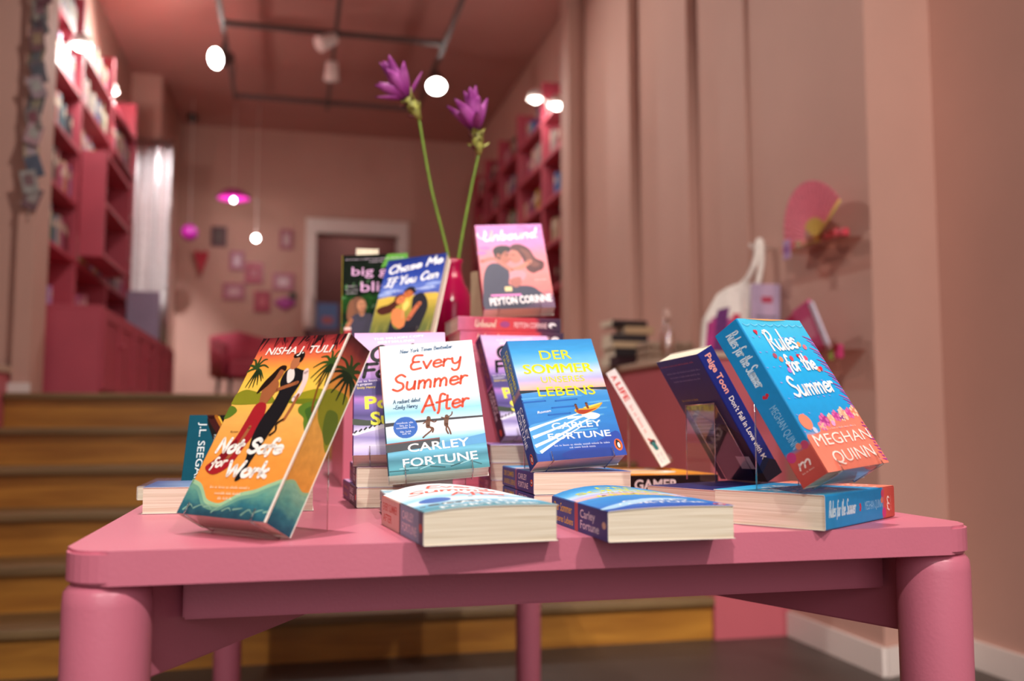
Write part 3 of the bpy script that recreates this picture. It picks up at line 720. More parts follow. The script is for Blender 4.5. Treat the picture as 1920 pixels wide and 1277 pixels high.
o = mesh_obj('table_sign', bm, [paint('sign_blue', '#4668a6', .4), paint('sign_orange', '#b5606a', .5)]); o.location = (.37, 10.38, LZ + .866); tag(o, 'blue upright sign with a pinkish patch on the dark console', 'sign')
bm = bmesh.new(); add_lathe(bm, [(.03, 0), (.06, .01), (.07, .1), (.06, .3), (.03, .36), (.025, .4)]); o = mesh_obj('white_vase', bm, TRIM); o.location = (.18, 10.4, LZ + .861); tag(o, 'tall white vase at the left end of the console by the door', 'vase')

# ================================================================== silver curtain, lilac board, garland
SIL = paint('silver_foil', '#e6e2e4', .3, .1, 30, .5, 60, metal=1.0)
bm = bmesh.new(); nx = 64; rows = []
for z in (1.5, 2.0, 2.5, 3.0, 3.45, 3.58):
    rw = []
    for i in range(nx + 1):
        x = -1.53 + (.37 * i / nx); rw.append(bm.verts.new((x, 9.36 + -.035 * math.cos(i * .62) + .014 * math.sin(i * 2.1 + z), z)))
    rows.append(rw)
for a, b in zip(rows, rows[1:]):
    for i in range(nx):
        f = bm.faces.new((a[i], a[i + 1], b[i + 1], b[i])); f.smooth = True
o = mesh_obj('foil_curtain', bm, SIL); md = o.modifiers.new('s', 'SOLIDIFY'); md.thickness = .002
tag(o, 'silver tinsel foil curtain hanging in the back left corner', 'curtain')
bm = bmesh.new(); add_box(bm, -.13, .13, -.012, .012, 0, .46, .003); add_box(bm, -.12, .12, .0, .1, 0, .006)
o = mesh_obj('display_board', bm, paint('lilac_board', '#a79ab8', .6)); o.location = (-1.225, 8.3, 1.492); tag(o, 'plain lilac board standing on the low cupboards below silver curtain', 'board')
spot('curtain_fill_light', (-.7, 8.2, 4.1), (-1.3, 9.3, 2.6), 420, (1, .95, .95), 50, .6, .05)  # added spot, without a lamp body, to brighten the foil curtain
# garland of paper cards at the left opening
gr = empty('card_garland', (-1.27, 4.955, 3.6), label='hanging string of colourful paper cards at the left edge of the opening', cat='garland')
bm = bmesh.new(); add_tube(bm, [(0, .012, .35), (-.01, .012, -1.75)], .003); mesh_obj('string', bm, TRIM, gr)
GC = ['#6a6f74', '#7a5a5e', '#857c68', '#5a5058', '#96828a', '#4a4e58', '#8f8682', '#8a5a64', '#9a846c', '#50586a', '#9a9894', '#6a464e', '#7c746c']
for i in range(25):
    bm = bmesh.new(); add_box(bm, -.036, .036, -.003, .003, -.055, .055); add_box(bm, -.022, .022, -.0045, -.003, -.02, .035, mi=1)
    o = mesh_obj('paper_card', bm, [paint('card_' + GC[i % 13][1:], GC[i % 13], .5, .3, 40), paint('card_' + GC[(i * 5 + 3) % 13][1:], GC[(i * 5 + 3) % 13], .5, .3, 40)], gr)
    o.location = (random.uniform(-.012, .012), -.007 * (i % 3), .28 - i * .08); o.rotation_euler = (R(random.uniform(-8, 8)), R(random.uniform(-24, 24)), R(random.uniform(-25, 25)))

# ================================================================== the table
TX0, TX1, TY0, TY1, TT = -.194, .738, .885, 2.80, .75
tb = empty('display_table', ((TX0 + TX1) / 2, (TY0 + TY1) / 2, 0), label='pink painted wooden table with thick round legs, covered in book displays', cat='table')
ox, oy = (TX0 + TX1) / 2, (TY0 + TY1) / 2
bm = bmesh.new(); rc = .042; cor = []
for cx, cy, a0 in ((TX1 - rc, TY1 - rc, 0), (TX0 + rc, TY1 - rc, 90), (TX0 + rc, TY0 + rc, 180), (TX1 - rc, TY0 + rc, 270)):
    for k in range(9): cor.append((cx + rc * math.cos(R(a0 + 90 * k / 8)) - ox, cy + rc * math.sin(R(a0 + 90 * k / 8)) - oy))
lo = [bm.verts.new((x, y, .7195)) for x, y in cor]; hi = [bm.verts.new((x, y, .75)) for x, y in cor]
f1 = bm.faces.new(hi); f0 = bm.faces.new(lo[::-1])
for i in range(len(cor)): bm.faces.new((lo[i], lo[(i + 1) % len(cor)], hi[(i + 1) % len(cor)], hi[i]))
bmesh.ops.bevel(bm, geom=list(f1.edges) + list(f0.edges), offset=.003, segments=2, affect='EDGES')
mesh_obj('tabletop', bm, PINK, tb)
for x, y in ((TX0 + .036, TY0 + .04), (TX1 - .036, TY0 + .04), (TX0 + .036, TY1 - .04), (TX1 - .036, TY1 - .04)):
    bm = bmesh.new(); add_lathe(bm, [(.034, 0), (.0365, .004), (.0385, .7), (.0375, .711), (.034, .716), (.028, .7195)], (x - ox, y - oy, 0), 40); mesh_obj('leg', bm, PINK, tb)
def beam(name, p0, p1, th, z0, z1):
    a = Vector(p0); b = Vector(p1); d = (b - a).normalized(); n = Vector((-d.y, d.x)) * th / 2
    bm = bmesh.new(); q = [a + n, b + n, b - n, a - n]
    lo = [bm.verts.new((p.x - ox, p.y - oy, z0)) for p in q]; hi = [bm.verts.new((p.x - ox, p.y - oy, z1)) for p in q]
    for i in range(4): bm.faces.new((lo[i], lo[(i + 1) % 4], hi[(i + 1) % 4], hi[i]))
    bm.faces.new(hi); bm.faces.new(lo[::-1]); bmesh.ops.recalc_face_normals(bm, faces=bm.faces[:])
    bmesh.ops.bevel(bm, geom=bm.edges[:], offset=.002, segments=2, affect='EDGES')
    return mesh_obj(name, bm, PINK, tb)
beam('apron', (-.10, 1.0), (.684, 1.0), .022, .668, .7192)
beam('apron', (-.10, TY1 - .11), (.644, TY1 - .11), .022, .668, .7192)
beam('apron', (TX0 + .06, 1.2), (TX0 + .06, TY1 - .2), .022, .668, .7192); beam('apron', (TX1 - .06, 1.2), (TX1 - .06, TY1 - .2), .022, .668, .7192)
beam('corner_brace', (-.143, .952), (.03, 1.262), .02, .62, .7192); beam('corner_brace', (.722, .952), (.58, 1.262), .02, .62, .7192)
# pink riser box at the back of the table
RZ = 1.0
rs = empty('riser_box', (.30, 1.84, TT), label='pink riser box carrying the back tier of books and the vase', cat='display riser')
box('front_board', -.212, .205, -.21, -.195, .0005, RZ - TT - .014, PINK, rs, .0015); box('side_board', -.212, -.197, -.195, .24, .0005, RZ - TT - .014, PINK, rs, .0015)
box('side_board', .19, .205, -.195, .24, .0005, RZ - TT - .014, PINK, rs, .0015); box('top_board', -.212, .205, -.21, .24, RZ - TT - .014, RZ - TT, PINK, rs, .0015)

# ================================================================== acrylic easels
def easel(label, book, t, width, hp, z0, dx=0, drop=True):
    bpy.context.view_layer.update(); M = Matrix.LocRotScale(book.location, Euler(book.rotation_euler), None)
    prof = [(.011, t / 2 + .004), (-.0018, t / 2 + .004), (-.0018, -t / 2 - .0018), (hp, -t / 2 - .0018)]
    sides = []
    for s in (dx - width / 2, dx + width / 2):
        P = [M @ Vector((s, y, z)) for y, z in prof]; top = P[-1]; P.append(Vector((top.x, top.y, z0 + .0015))); sides.append(P)
    o0 = (sides[0][2] + sides[1][2]) / 2; o0.z = z0
    r = empty('book_easel', o0, label=label, cat='book stand', group='clear acrylic book easels')
    bm = bmesh.new(); a = [bm.verts.new(p - o0) for p in sides[0]]; b = [bm.verts.new(p - o0) for p in sides[1]]
    for i in range(4): bm.faces.new((a[i], a[i + 1], b[i + 1], b[i]))
    mesh_obj('bent_sheet', bm, ACR, r)
    bm = bmesh.new()
    for P in sides:
        for p, q in zip(P, P[1:]): add_tube(bm, [p - o0, q - o0], .0008, 6)
    add_tube(bm, [sides[0][3] - o0, sides[1][3] - o0], .0009, 6)
    mesh_obj('polished_edge', bm, ACRE, r)
    return r
def deg(*a): return tuple(R(x) for x in a)

# ================================================================== cover pictures
def penguin(a, u, v, r, tilt=0):
    a.disc(u, v, r, '#f26a2a', r * 1.5); a.disc(u, v, r * .62, '#1a1a1c', r * 1.05); a.disc(u + r * .1, v - r * .1 * a.fw / a.fh, r * .34, '#f6f2ea', r * .7)
    a.disc(u - r * .15, v + r * 1.0 * a.fw / a.fh, r * .3, '#1a1a1c', r * .28)
def lines(a, rows, col, th):
    """rows of small print: (u0,v0,u1,v1, words)"""
    for u0, v0, u1, v1, txt in rows: a.type(txt, (u0, v0), (u1, v1), th, col, .002)
# --- orange sunset cover
A_BASE = ramp('cover_sunset', [(0, '#e98f35'), (.3, '#ee9b42'), (.52, '#f1b25a'), (.64, '#f4c455'), (.72, '#f7ca50'), (.8, '#f5ae45'), (.87, '#ee7a48'), (.93, '#cf4440'), (1, '#6a2026')], .2118, .03, (25, 60, 25), .12)
SEA = ramp('cover_sea', [(0, '#1f4f63'), (.06, '#2f6f7c'), (.12, '#5c9a8c'), (.2, '#86b598'), (.3, '#5d9a90')], .2118, .06, (60, 90, 60), .3)
def frond(a, u, v, col, n, r, a0, a1, wd, droop=.6):
    for k in range(n):
        t = R(a0 + (a1 - a0) * k / max(1, n - 1)); x = math.cos(t); y = math.sin(t); ar = a.fw / a.fh
        a.stroke([(u, v), (u + r * .5 * x, v + r * .55 * y * ar), (u + r * x, v + (r * y - droop * r * .5) * ar)], wd, col, True)
def art_A(a):
    a.poly([(0, .60), (.0, .655), (.1, .685), (.27, .668), (.4, .66), (.5, .61), (.3, .600)], '#8a8a22', True); a.poly([(.64, .61), (.7, .652), (.8, .672), (.92, .685), (1, .67), (1, .6), (.82, .605)], '#97921f', True)
    a.poly([(.66, .61), (.8, .63), (1, .625), (1, .595), (.8, .6)], '#6f7a1c', True)
    a.poly([(0, .52), (.0, .585), (.06, .585), (.115, .56), (.08, .53), (.03, .515)], '#5d7a26', True)
    a.poly([(.80, .585), (.86, .608), (.96, .615), (1, .60), (1, .45), (.93, .49), (.9, .525), (.82, .555)], '#5c7d28', True)
    a.poly([(.88, .57), (.95, .59), (1, .57), (1, .5), (.93, .53)], '#3f6424', True)
    rr = random.Random(3)
    for k in range(34):
        u = rr.uniform(-.02, 1.02); L_ = rr.uniform(.03, .095); q = rr.uniform(-.10, .06); a.stroke([(u, 1.0), (u + q * .5, 1 - L_ * .5), (u + q, 1 - L_)], rr.uniform(.018, .04), '#241014' if k % 3 else '#7a2024', True)
    frond(a, .09, .815, '#2f4a22', 7, .16, 200, -20, .028); frond(a, .12, .80, '#1d3018', 5, .13, 250, 330, .03)
    a.stroke([(.93, .82), (.90, .75), (.93, .62), (.965, .56)], .02, '#7a4a1c'); frond(a, .93, .83, '#33501f', 8, .17, 210, -30, .03); frond(a, .94, .82, '#1e3016', 6, .15, 225, 320, .03)
    # the couple
    sk = '#a4603a'
    a.blob([(.29, .72), (.36, .75), (.44, .73), (.47, .69), (.43, .62), (.40, .58), (.34, .60), (.31, .65)], sk)
    a.blob([(.31, .60), (.42, .60), (.46, .53), (.45, .44), (.40, .36), (.34, .26), (.20, .21), (.07, .245), (.15, .30), (.25, .40), (.28, .50)], '#a51f28')
    a.stroke([(.36, .47), (.33, .38), (.27, .29)], .035, sk); a.blob([(.27, .4), (.3, .36), (.22, .28), (.1, .25), (.17, .31)], '#7c141e')
    a.disc(.40, .775, .052, sk, .07); a.blob([(.38, .82), (.45, .82), (.46, .79), (.40, .80), (.38, .75), (.33, .70), (.25, .66), (.27, .72), (.32, .77)], '#20120f')
    a.blob([(.47, .79), (.54, .81), (.64, .795), (.70, .78), (.70, .72), (.67, .64), (.66, .56), (.63, .48), (.58, .36), (.55, .28), (.53, .20), (.47, .19), (.49, .28), (.44, .42), (.45, .52), (.49, .60), (.50, .68), (.46, .73)], '#17171c')
    a.blob([(.49, .79), (.55, .80), (.60, .745), (.55, .72)], '#efe2dc'); a.stroke([(.70, .785), (.735, .73), (.735, .66), (.71, .63)], .055, '#efd3cf'); a.stroke([(.735, .65), (.725, .59), (.71, .54), (.70, .515)], .03, sk)
    a.stroke([(.46, .68), (.56, .70), (.66, .72)], .034, sk)
    a.disc(.535, .845, .052, '#b9714a', .075); a.blob([(.48, .885), (.56, .905), (.60, .885), (.60, .85), (.575, .84), (.56, .868), (.50, .865)], '#191210')
    a.stroke([(.69, .515), (.645, .49), (.665, .455), (.625, .43)], .02, '#22140f')
    # sea edge with foam
    B = [(-.0, .165), (.10, .148), (.17, .115), (.25, .072), (.35, .055), (.44, .055), (.53, .085), (.62, .115), (.75, .135), (.86, .165), (1.0, .20)]
    P = [(p.x, p.y) for p in catmull(B, False, 4)]
    a.poly([(0, 0)] + [(1, 0)] + P[::-1], SEA); a.stroke(B, .05, '#9cc79c'); a.stroke([(u, v - .014) for u, v in B], .03, '#6ea48f')
    for k in range(9):
        u = .05 + .11 * k; a.stroke([(u, .02 + .012 * (k % 3)), (u + .06, .05), (u + .1, .035 + .02 * (k % 2))], .014, '#8fbda6', True)
    a.type('NISHA J. TULI', (.125, .893), (.87, .892), .042, '#fbf6f0', .012, .15)
    a.hand('Not Safe', (.10, .330), (.83, .338), .072, .033, '#fdf8f2', .12); a.hand('for', (.125, .243), (.29, .262), .05, .02, '#fdf3ea', .3); a.hand('Work', (.325, .210), (.79, .215), .072, .034, '#fdf8f2', .1)
    a.type('Roman', (.165, .437), (.255, .439), .011, '#3a2416', .0)
    a.fine((.24, .141), (.67, .15), .013, '#fbe9d0'); a.fine((.325, .112), (.60, .117), .013, '#fbe9d0', False, 2); a.fine((.385, .087), (.53, .092), .013, '#fbe9d0', False, 3)
    a.rect(.978, 0, 1, 1, '#f1e6da')
def fore_A(a):
    a.rect(0, 0, 1, 1, ramp('edge_sunset', [(0, '#e08d33'), (.5, '#e3a24a'), (.66, '#e0a53e'), (.76, '#d8843a'), (.86, '#b9503a'), (.95, '#6e2a2a'), (1, '#3a1a18')], .2118, .03, (60, 40, 60), .25, .6))
    a.poly([(.1, .69), (.5, .72), (1, .70), (1, .45), (.85, .44), (.6, .49), (.2, .54), (0, .62)], '#8a8722', True); a.blob([(.4, .6), (.8, .62), (1, .55), (.9, .46), (.55, .5)], '#5f6e22')
    frond(a, .6, .83, '#33421f', 8, .75, 220, -40, .16); frond(a, .6, .82, '#1f2c17', 7, .7, 190, 340, .14)
    B = [(0, .195), (.3, .225), (.5, .215), (.75, .2), (1, .215)]; a.poly([(0, 0), (1, 0)] + B[::-1], SEA); a.stroke(B, .09, '#8fb98f')
A_SP = ink('#5a2a2c')
BA = make_book('paperback_book', 'orange sunset paperback with embracing couple and painted page edges, front left', .135, .2118, .035, (-.0539, .9654, .7614), deg(60.49, .51, -48.33), A_BASE, A_SP, ink('#d98a3c'),
    [('front', art_A)], page_art=fore_A)
easel('clear acrylic easel under the orange sunset paperback', BA, .035, .1, .125, TT)

# --- white and blue lakeside cover
G_BASE = ramp('cover_lake', [(0, '#3d7f86'), (.05, '#58a4b4'), (.10, '#3f7f92'), (.15, '#6fbcd8'), (.2, '#4d94b4'), (.245, '#8fd0ec'), (.3, '#e3f3f8'), (.36, '#f0f8fb'), (.4, '#b9e2f2'), (.46, '#8fd0ee'), (.53, '#c6e8f5'), (.62, '#e9f6fb'), (.75, '#f9fcfd'), (.9, '#dcecf6'), (1, '#f3f8fb')], .198, .03, (14, 70, 14), .1)
def art_G(a):
    a.poly([(0, .355), (.3, .37), (.6, .372), (1, .372), (1, .387), (.5, .390), (0, .385)], '#3c3a40')
    a.poly([(0, .165), (.5, .185), (.54, .215), (.54, .240), (0, .222)], '#454a50'); a.poly([(0, .222), (.54, .240), (.54, .247), (0, .231)], '#8a4a44'); a.poly([(.54, .2), (1, .25), (1, .18), (.6, .16)], '#5c9fd0')
    for k in range(9): a.stroke([(.02 + .1 * k, .03 + .013 * (k % 3)), (.2 + .09 * k, .028 + .012 * (k % 4))], .012, '#9ad3dc' if k % 2 else '#2f6068')
    for u, s in ((.45, 1), (.635, 1)):
        a.disc(u, .400, .02, '#5b3524'); a.stroke([(u, .392), (u - .012, .36), (u - .015, .335)], .045, '#6a4a3a'); a.stroke([(u - .015, .335), (u + .02, .31), (u - .05, .27), (u - .075, .255)] if u < .5 else [(u - .01, .335), (u + .01, .3), (u + .02, .265)], .017, '#6a3f2a')
        a.stroke([(u - .015, .335), (u + .035, .318), (u + .025, .29)] if u < .5 else [(u - .01, .335), (u - .02, .3), (u - .005, .27)], .017, '#6a3f2a')
        a.stroke([(u, .385), (u + .05, .365), (u + .075, .372)] if u < .5 else [(u, .385), (u + .05, .41), (u + .06, .43)], .013, '#6a3f2a'); a.stroke([(u - .01, .38), (u - .06, .36)] if u < .5 else [(u - .01, .385), (u - .055, .395)], .013, '#6a3f2a')
    a.hand('New York Times Bestseller', (.22, .928), (.78, .945), .03, .008, '#2f5f86', .2)
    a.hand('Every', (.30, .785), (.86, .805), .115, .026, '#e8512f', .22); a.hand('Summer', (.10, .625), (.89, .648), .125, .027, '#e8512f', .22); a.hand('After', (.385, .447), (.875, .468), .12, .027, '#e8512f', .2)
    a.hand('A radiant debut', (.105, .527), (.385, .534), .03, .007, '#2c4f70', .15); a.hand('-Emily Henry', (.10, .485), (.35, .490), .028, .007, '#2c4f70', .15)
    a.disc(.21, .342, .123, '#2f63b8'); 
    for k, (v, w) in enumerate(((.372, .17), (.352, .11), (.335, .18), (.305, .11), (.29, .07))): a.fine((.21 - w / 2, v), (.21 + w / 2, v), .013, '#eef4fb', False, k)
    a.type('CARLEY', (.215, .157), (.828, .167), .058, '#fbfdfd', .012); a.type('FORTUNE', (.155, .051), (.895, .065), .058, '#fbfdfd', .012)
G_SP = ramp('spine_lake', [(0, '#2a4250'), (.5, '#33404c'), (.55, '#c4a49a'), (1, '#b9584a')], .198, .02, (30, 30, 30), .2)
def spine_G(a):
    a.vtype('EVERY SUMMER AFTER', .68, .96, .52, .34, '#c8402c', .02); a.vtype('CARLEY FORTUNE', .68, .45, .14, .3, '#e8e4e4', .02); a.disc(.5, .06, .25, '#d8502c', .35)
    a.rect(0, .48, 1, .5, '#3a3438')
G_BACK = ink('#cfe3ec')
GB = make_book('paperback_book', 'white and blue lakeside paperback with red handwritten title, standing in the middle', .129, .198, .0254, (.1857, 1.1888, .7935), deg(59.86, -4.94, -5.53), G_BASE, G_SP, G_BACK, [('front', art_G), ('spine', spine_G)])
easel('clear acrylic easel under the white lakeside paperback', GB, .0254, .085, .07, .7772)

# --- blue speedboat cover
H_BASE = ramp('cover_boat', [(0, '#1c4aa4'), (.12, '#2a63bd'), (.25, '#2f7cc9'), (.4, '#2f86d0'), (.5, '#3b8cd0'), (.548, '#4c97d6'), (.56, '#f0a98c'), (.6, '#f0bfb8'), (.66, '#b9b4e2'), (.72, '#c5d9f2'), (.8, '#6fbdea'), (.9, '#3d9fdd'), (1, '#2f8ccf')], .1771, .02, (14, 60, 14), .14)
def art_H(a):
    a.poly([(0, .545), (.2, .555), (.5, .55), (.8, .556), (1, .545), (1, .570), (.7, .572), (.4, .566), (0, .572)], '#25303a')
    for k in range(14):
        v = .5 - .028 * (k % 12); a.stroke([((k * .37) % .8, v), ((k * .37) % .8 + .25, v + .006)], .018, '#1f66b8' if k % 2 else '#5aa8e0')
    a.poly([(.0, .27), (.2, .31), (.45, .35), (.70, .365), (.80, .345), (.76, .30), (.6, .26), (.42, .21), (.2, .12), (.05, .06), (.0, .1)], '#4f9fdc', True)
    for q in ([(.0, .25), (.25, .30), (.6, .36)], [(.02, .19), (.3, .25), (.68, .345)], [(.02, .12), (.3, .19), (.62, .29), (.78, .33)], [(.06, .07), (.3, .16), (.58, .25)], [(.45, .33), (.6, .33), (.75, .35)]): a.stroke(q, .035, '#dceef8', True)
    a.blob([(.62, .36), (.75, .36), (.83, .335), (.76, .305), (.66, .32)], '#f4f9fc'); a.poly([(.3, .05), (.7, .12), (.95, .2), (1, .12), (1, 0), (.4, 0)], '#2a4aa6', True)
    a.poly([(.56, .392), (.70, .402), (.885, .437), (.88, .42), (.80, .38), (.66, .35), (.585, .358)], '#d9a324', True); a.poly([(.58, .385), (.72, .385), (.82, .395), (.66, .352), (.59, .36)], '#a8381c', True); a.poly([(.66, .405), (.885, .438), (.87, .425), (.70, .395)], '#f3d65a')
    for u, v in ((.585, .428), (.71, .436)): a.disc(u, v, .016, '#4a2a1c'); a.stroke([(u, v - .01), (u + .005, v - .035)], .03, '#8a4a24')
    Y = '#dede08'
    a.type('DER', (.335, .826), (.70, .826), .078, Y, .008)
    for k in (-.006, 0, .006): a.type('SOMMER', (.11 + k, .710), (.905 + k, .706), .078, Y, .0); a.type('UNSERES', (.275, .629), (.775, .628), .05, Y, .004); a.type('LEBENS', (.20, .516), (.855, .510), .076, Y, .005)
    a.type('Roman', (.137, .374), (.287, .385), .02, '#f2f6fa', .004, .25); a.type('CARLEY', (.252, .243), (.815, .245), .048, '#f6fafc', .012); a.type('FORTUNE', (.182, .160), (.885, .160), .048, '#f6fafc', .012)
    a.fine((.226, .108), (.84, .104), .014, '#e6eefa'); a.fine((.385, .085), (.677, .083), .014, '#e6eefa', False, 4)
    penguin(a, .935, .085, .045)
H_SP = ramp('spine_boat', [(0, '#12397f'), (.53, '#16479a'), (.56, '#b07a80'), (.6, '#2a66a8'), (1, '#1f5fa2')], .1771, .015, (30, 30, 30), .15)
def spine_H(a):
    a.vtype('DER SOMMER', .56, .94, .60, .24, '#d8d23c', .012); a.vtype('UNSERES LEBENS', .16, .94, .56, .24, '#d8d23c', .012)
    a.vtype('CARLEY', .56, .46, .20, .26, '#f2f6fa', .012); a.vtype('FORTUNE', .18, .46, .16, .26, '#f2f6fa', .012); penguin(a, .5, .06, .16)
HB = make_book('paperback_book', 'blue speedboat paperback with yellow capital title, leaning on its easel', .125, .1771, .030, (.3575, 1.1429, .8096), deg(61.88, -3.39, 8.04), H_BASE, H_SP, ink('#1f4f9c'), [('front', art_H), ('spine', spine_H)])
easel('clear acrylic easel under the blue speedboat paperback', HB, .03, .085, .11, .7995)

# --- bright blue underwater cover
Y_BASE = ramp('cover_reef', [(0, '#ee7d66'), (.2, '#f08a74'), (.245, '#2a9bd6'), (.3, '#1f93d2'), (.45, '#1d9fe0'), (.7, '#22aee8'), (.9, '#3fbbe8'), (.97, '#49bfe6'), (1, '#52c4ea')], .1941, .012, (40, 40, 40), .08)
def art_Y(a):
    a.poly([(0, 0), (1, 0), (1, .33), (.93, .335), (.85, .31), (.75, .335), (.6, .31), (.45, .325), (.35, .30), (.27, .29), (.24, .24), (.1, .225), (0, .21)], '#f0816b', True)
    for k, (u, v, r, c) in enumerate(((.40, .305, .07, '#a83a86'), (.52, .315, .05, '#f4b08a'), (.62, .325, .06, '#c0408f'), (.75, .335, .07, '#f6a98c'), (.86, .335, .06, '#d2478f'), (.95, .345, .06, '#f08a6a'), (.32, .27, .05, '#f6b49a'), (.70, .31, .04, '#8f3a8a'))):
        a.disc(u, v, r, c, r * .8, 0, 12)
        for j in range(5): a.disc(u + r * .6 * math.cos(j * 1.3), v + r * .5 * math.sin(j * 1.3), r * .3, '#f7c7a8' if k % 2 else '#d86aa8')
    for k in range(18):
        v = .38 + .028 * k; du = .05 + .03 * (k % 3); a.stroke([(1, v - .01), (1 - du * .6, v + .01), (1 - du - .02, v + .025)], .022, '#9a3f96' if k % 2 else '#c05aa8', True)
    for k in range(12): a.stroke([(1 - .01 * (k % 3), .02 + .022 * k), (.93 + .02 * (k % 2), .03 + .022 * k)], .02, '#a23c90', True)
    a.disc(.105, .305, .085, '#f0876c', .075); a.disc(.17, .25, .03, '#c8d0ee', .03)
    for u, v, c in ((.73, .82, '#f0a070'), (.80, .80, '#e8788a'), (.24, .74, '#b0506a'), (.30, .715, '#f0906a'), (.33, .64, '#b47ad0'), (.70, .72, '#e05a7a'), (.80, .64, '#f29a80'), (.47, .72, '#d04a5a'), (.5, .28, '#e0a0d0')): a.disc(u, v, .032, c, .026, .5)
    for k in range(40):
        u = (.137 * k * 3.7) % 1; v = .25 + (.071 * k * 2.9) % .72; a.stroke([(u, v), (u + .02, v - .004)], .008, '#8fa8e8' if k % 3 else '#c89ae0')
    for k in range(8): a.stroke([(.04 + .12 * k, .965), (.08 + .12 * k, .95), (.14 + .12 * k, .96)], .008, '#7fd4f2')
    a.poly([(.14, .998), (.3, .992), (.45, .988), (.6, .991), (.74, .998)], '#f2a86a', True)
    for u, v in ((.16, .905), (.36, .668), (.84, .645), (.60, .735)): a.disc(u - .012, v + .004, .016, '#d8304a'); a.disc(u + .012, v + .004, .016, '#d8304a'); a.poly([(u - .027, v), (u + .027, v), (u, v - .022)], '#d8304a')
    Wt = '#fdfdfc'
    a.hand('Rules', (.26, .775), (.70, .795), .135, .027, Wt, .02); a.hand('for the', (.34, .635), (.79, .645), .105, .026, Wt, .02); a.hand('Summer', (.17, .465), (.88, .490), .125, .027, Wt, .02)
    a.type('MEGHAN', (.065, .152), (.965, .160), .068, '#fbe6dc', .0); a.type('QUINN', (.19, .040), (.865, .053), .072, '#fbe6dc', .0); a.fine((.34, .245), (.84, .25), .012, '#f6c9ba')
Y_SP = ramp('spine_reef', [(0, '#b84a42'), (.17, '#c9584c'), (.205, '#1a86c0'), (.5, '#1a8cc8'), (1, '#1690ce')], .1941, .01, (40, 40, 40), .1)
def spine_Y(a):
    a.vtype('Rules for the Summer', .36, .955, .595, .44, '#d6eefa', fn='hand', wd=.013)
    a.disc(.43, .53, .06, '#c8283c'); a.disc(.56, .53, .06, '#c8283c'); a.poly([(.38, .527), (.61, .527), (.5, .512)], '#c8283c')
    a.vtype('MEGHAN QUINN', .38, .46, .2, .26, '#8fc8e8', 0)
    a.disc(.2, .17, .16, '#c03a7a'); a.disc(.8, .19, .13, '#c0486a'); a.disc(.6, .2, .1, '#d8806a')
    a.hand('m', (.2, .088), (.72, .088), .06, .016, '#f6e4dc', .3); a.fine((.25, .06), (.7, .06), .01, '#e8c4b8')
YB = make_book('paperback_book', 'bright blue underwater paperback with coral base, leaning at the right end', .129, .1941, .0354, (.5831, .9017, .8052), deg(58.62, -2.94, 28.28), Y_BASE, Y_SP, ink('#1f93d2'), [('front', art_Y), ('spine', spine_Y)])
easel('clear acrylic easel under the leaning underwater paperback', YB, .0354, .085, .125, .7872)

# --- lying copies in front
def art_lying(base):
    def f(a): base(a)
    return f
def art_G_short(a):
    a.poly([(0, .165), (.5, .185), (.54, .24), (0, .22)], '#454a50'); a.poly([(0, .355), (1, .372), (1, .387), (0, .385)], '#3c3a40')
    a.hand('Every', (.30, .785), (.86, .805), .115, .026, '#e8512f', .22); a.hand('Summer', (.10, .625), (.89, .648), .125, .027, '#e8512f', .22); a.hand('After', (.385, .447), (.875, .468), .12, .027, '#e8512f', .2)
    a.type('CARLEY', (.215, .157), (.828, .167), .058, '#fbfdfd', .012); a.type('FORTUNE', (.155, .051), (.895, .065), .058, '#fbfdfd', .012); a.disc(.21, .342, .123, '#2f63b8')
def spine_L(a):
    a.rect(0, .53, 1, 1, '#d8b0a8'); a.rect(0, 0, 1, .5, '#7f98b8'); a.rect(0, .5, 1, .53, '#5a4a52'); a.rect(.0, .0, 1, .09, '#4a5a78')
    a.vtype('EVERY SUMMER', .56, .95, .58, .26, '#c8483a', .016); a.vtype('AFTER', .18, .95, .72, .26, '#c8483a', .016)
    a.vtype('CARLEY', .56, .46, .2, .26, '#d8d0d8', .012); a.vtype('FORTUNE', .18, .46, .14, .26, '#d8d0d8', .012); a.disc(.5, .055, .14, '#d8502c', .2)
make_book('paperback_book', 'white lakeside paperback lying flat at the front edge, pale page edges forward', .131, .198, .030, (.184, .858, TT + .0152), flat(5.5), G_BASE, G_SP, G_BACK, [('front', art_G_short), ('spine', spine_L)], bulge=(.003, .011, .004))
def art_H_short(a):
    a.poly([(0, .545), (1, .545), (1, .572), (0, .572)], '#25303a'); Y = '#dede08'
    a.type('DER', (.335, .826), (.70, .826), .078, Y, .008)
    for k in (-.006, 0, .006): a.type('SOMMER', (.11 + k, .710), (.905 + k, .706), .078, Y, .0); a.type('UNSERES', (.275, .629), (.775, .628), .05, Y, .004); a.type('LEBENS', (.20, .516), (.855, .510), .076, Y, .005)
    a.type('CARLEY', (.252, .243), (.815, .245), .048, '#f6fafc', .012); a.type('FORTUNE', (.182, .160), (.885, .160), .048, '#f6fafc', .012); penguin(a, .935, .085, .045)
    a.blob([(.45, .33), (.75, .36), (.83, .335), (.5, .25), (.1, .08), (.0, .12)], '#a8d0ee')
def spine_M(a):
    a.rect(0, .54, 1, 1, '#27509c'); a.rect(0, 0, 1, .5, '#1d3a86'); a.rect(0, .49, 1, .55, '#b8505a')
    a.vtype('Der Sommer', .54, .95, .6, .3, '#e0c83a', .014); a.vtype('unseres Lebens', .14, .95, .58, .24, '#e0c83a', .014); a.vtype('Carley', .54, .45, .2, .28, '#dfe4f2', .012); a.vtype('Fortune', .16, .45, .14, .28, '#dfe4f2', .012); a.disc(.5, .06, .12, '#e0b8a0', .2)
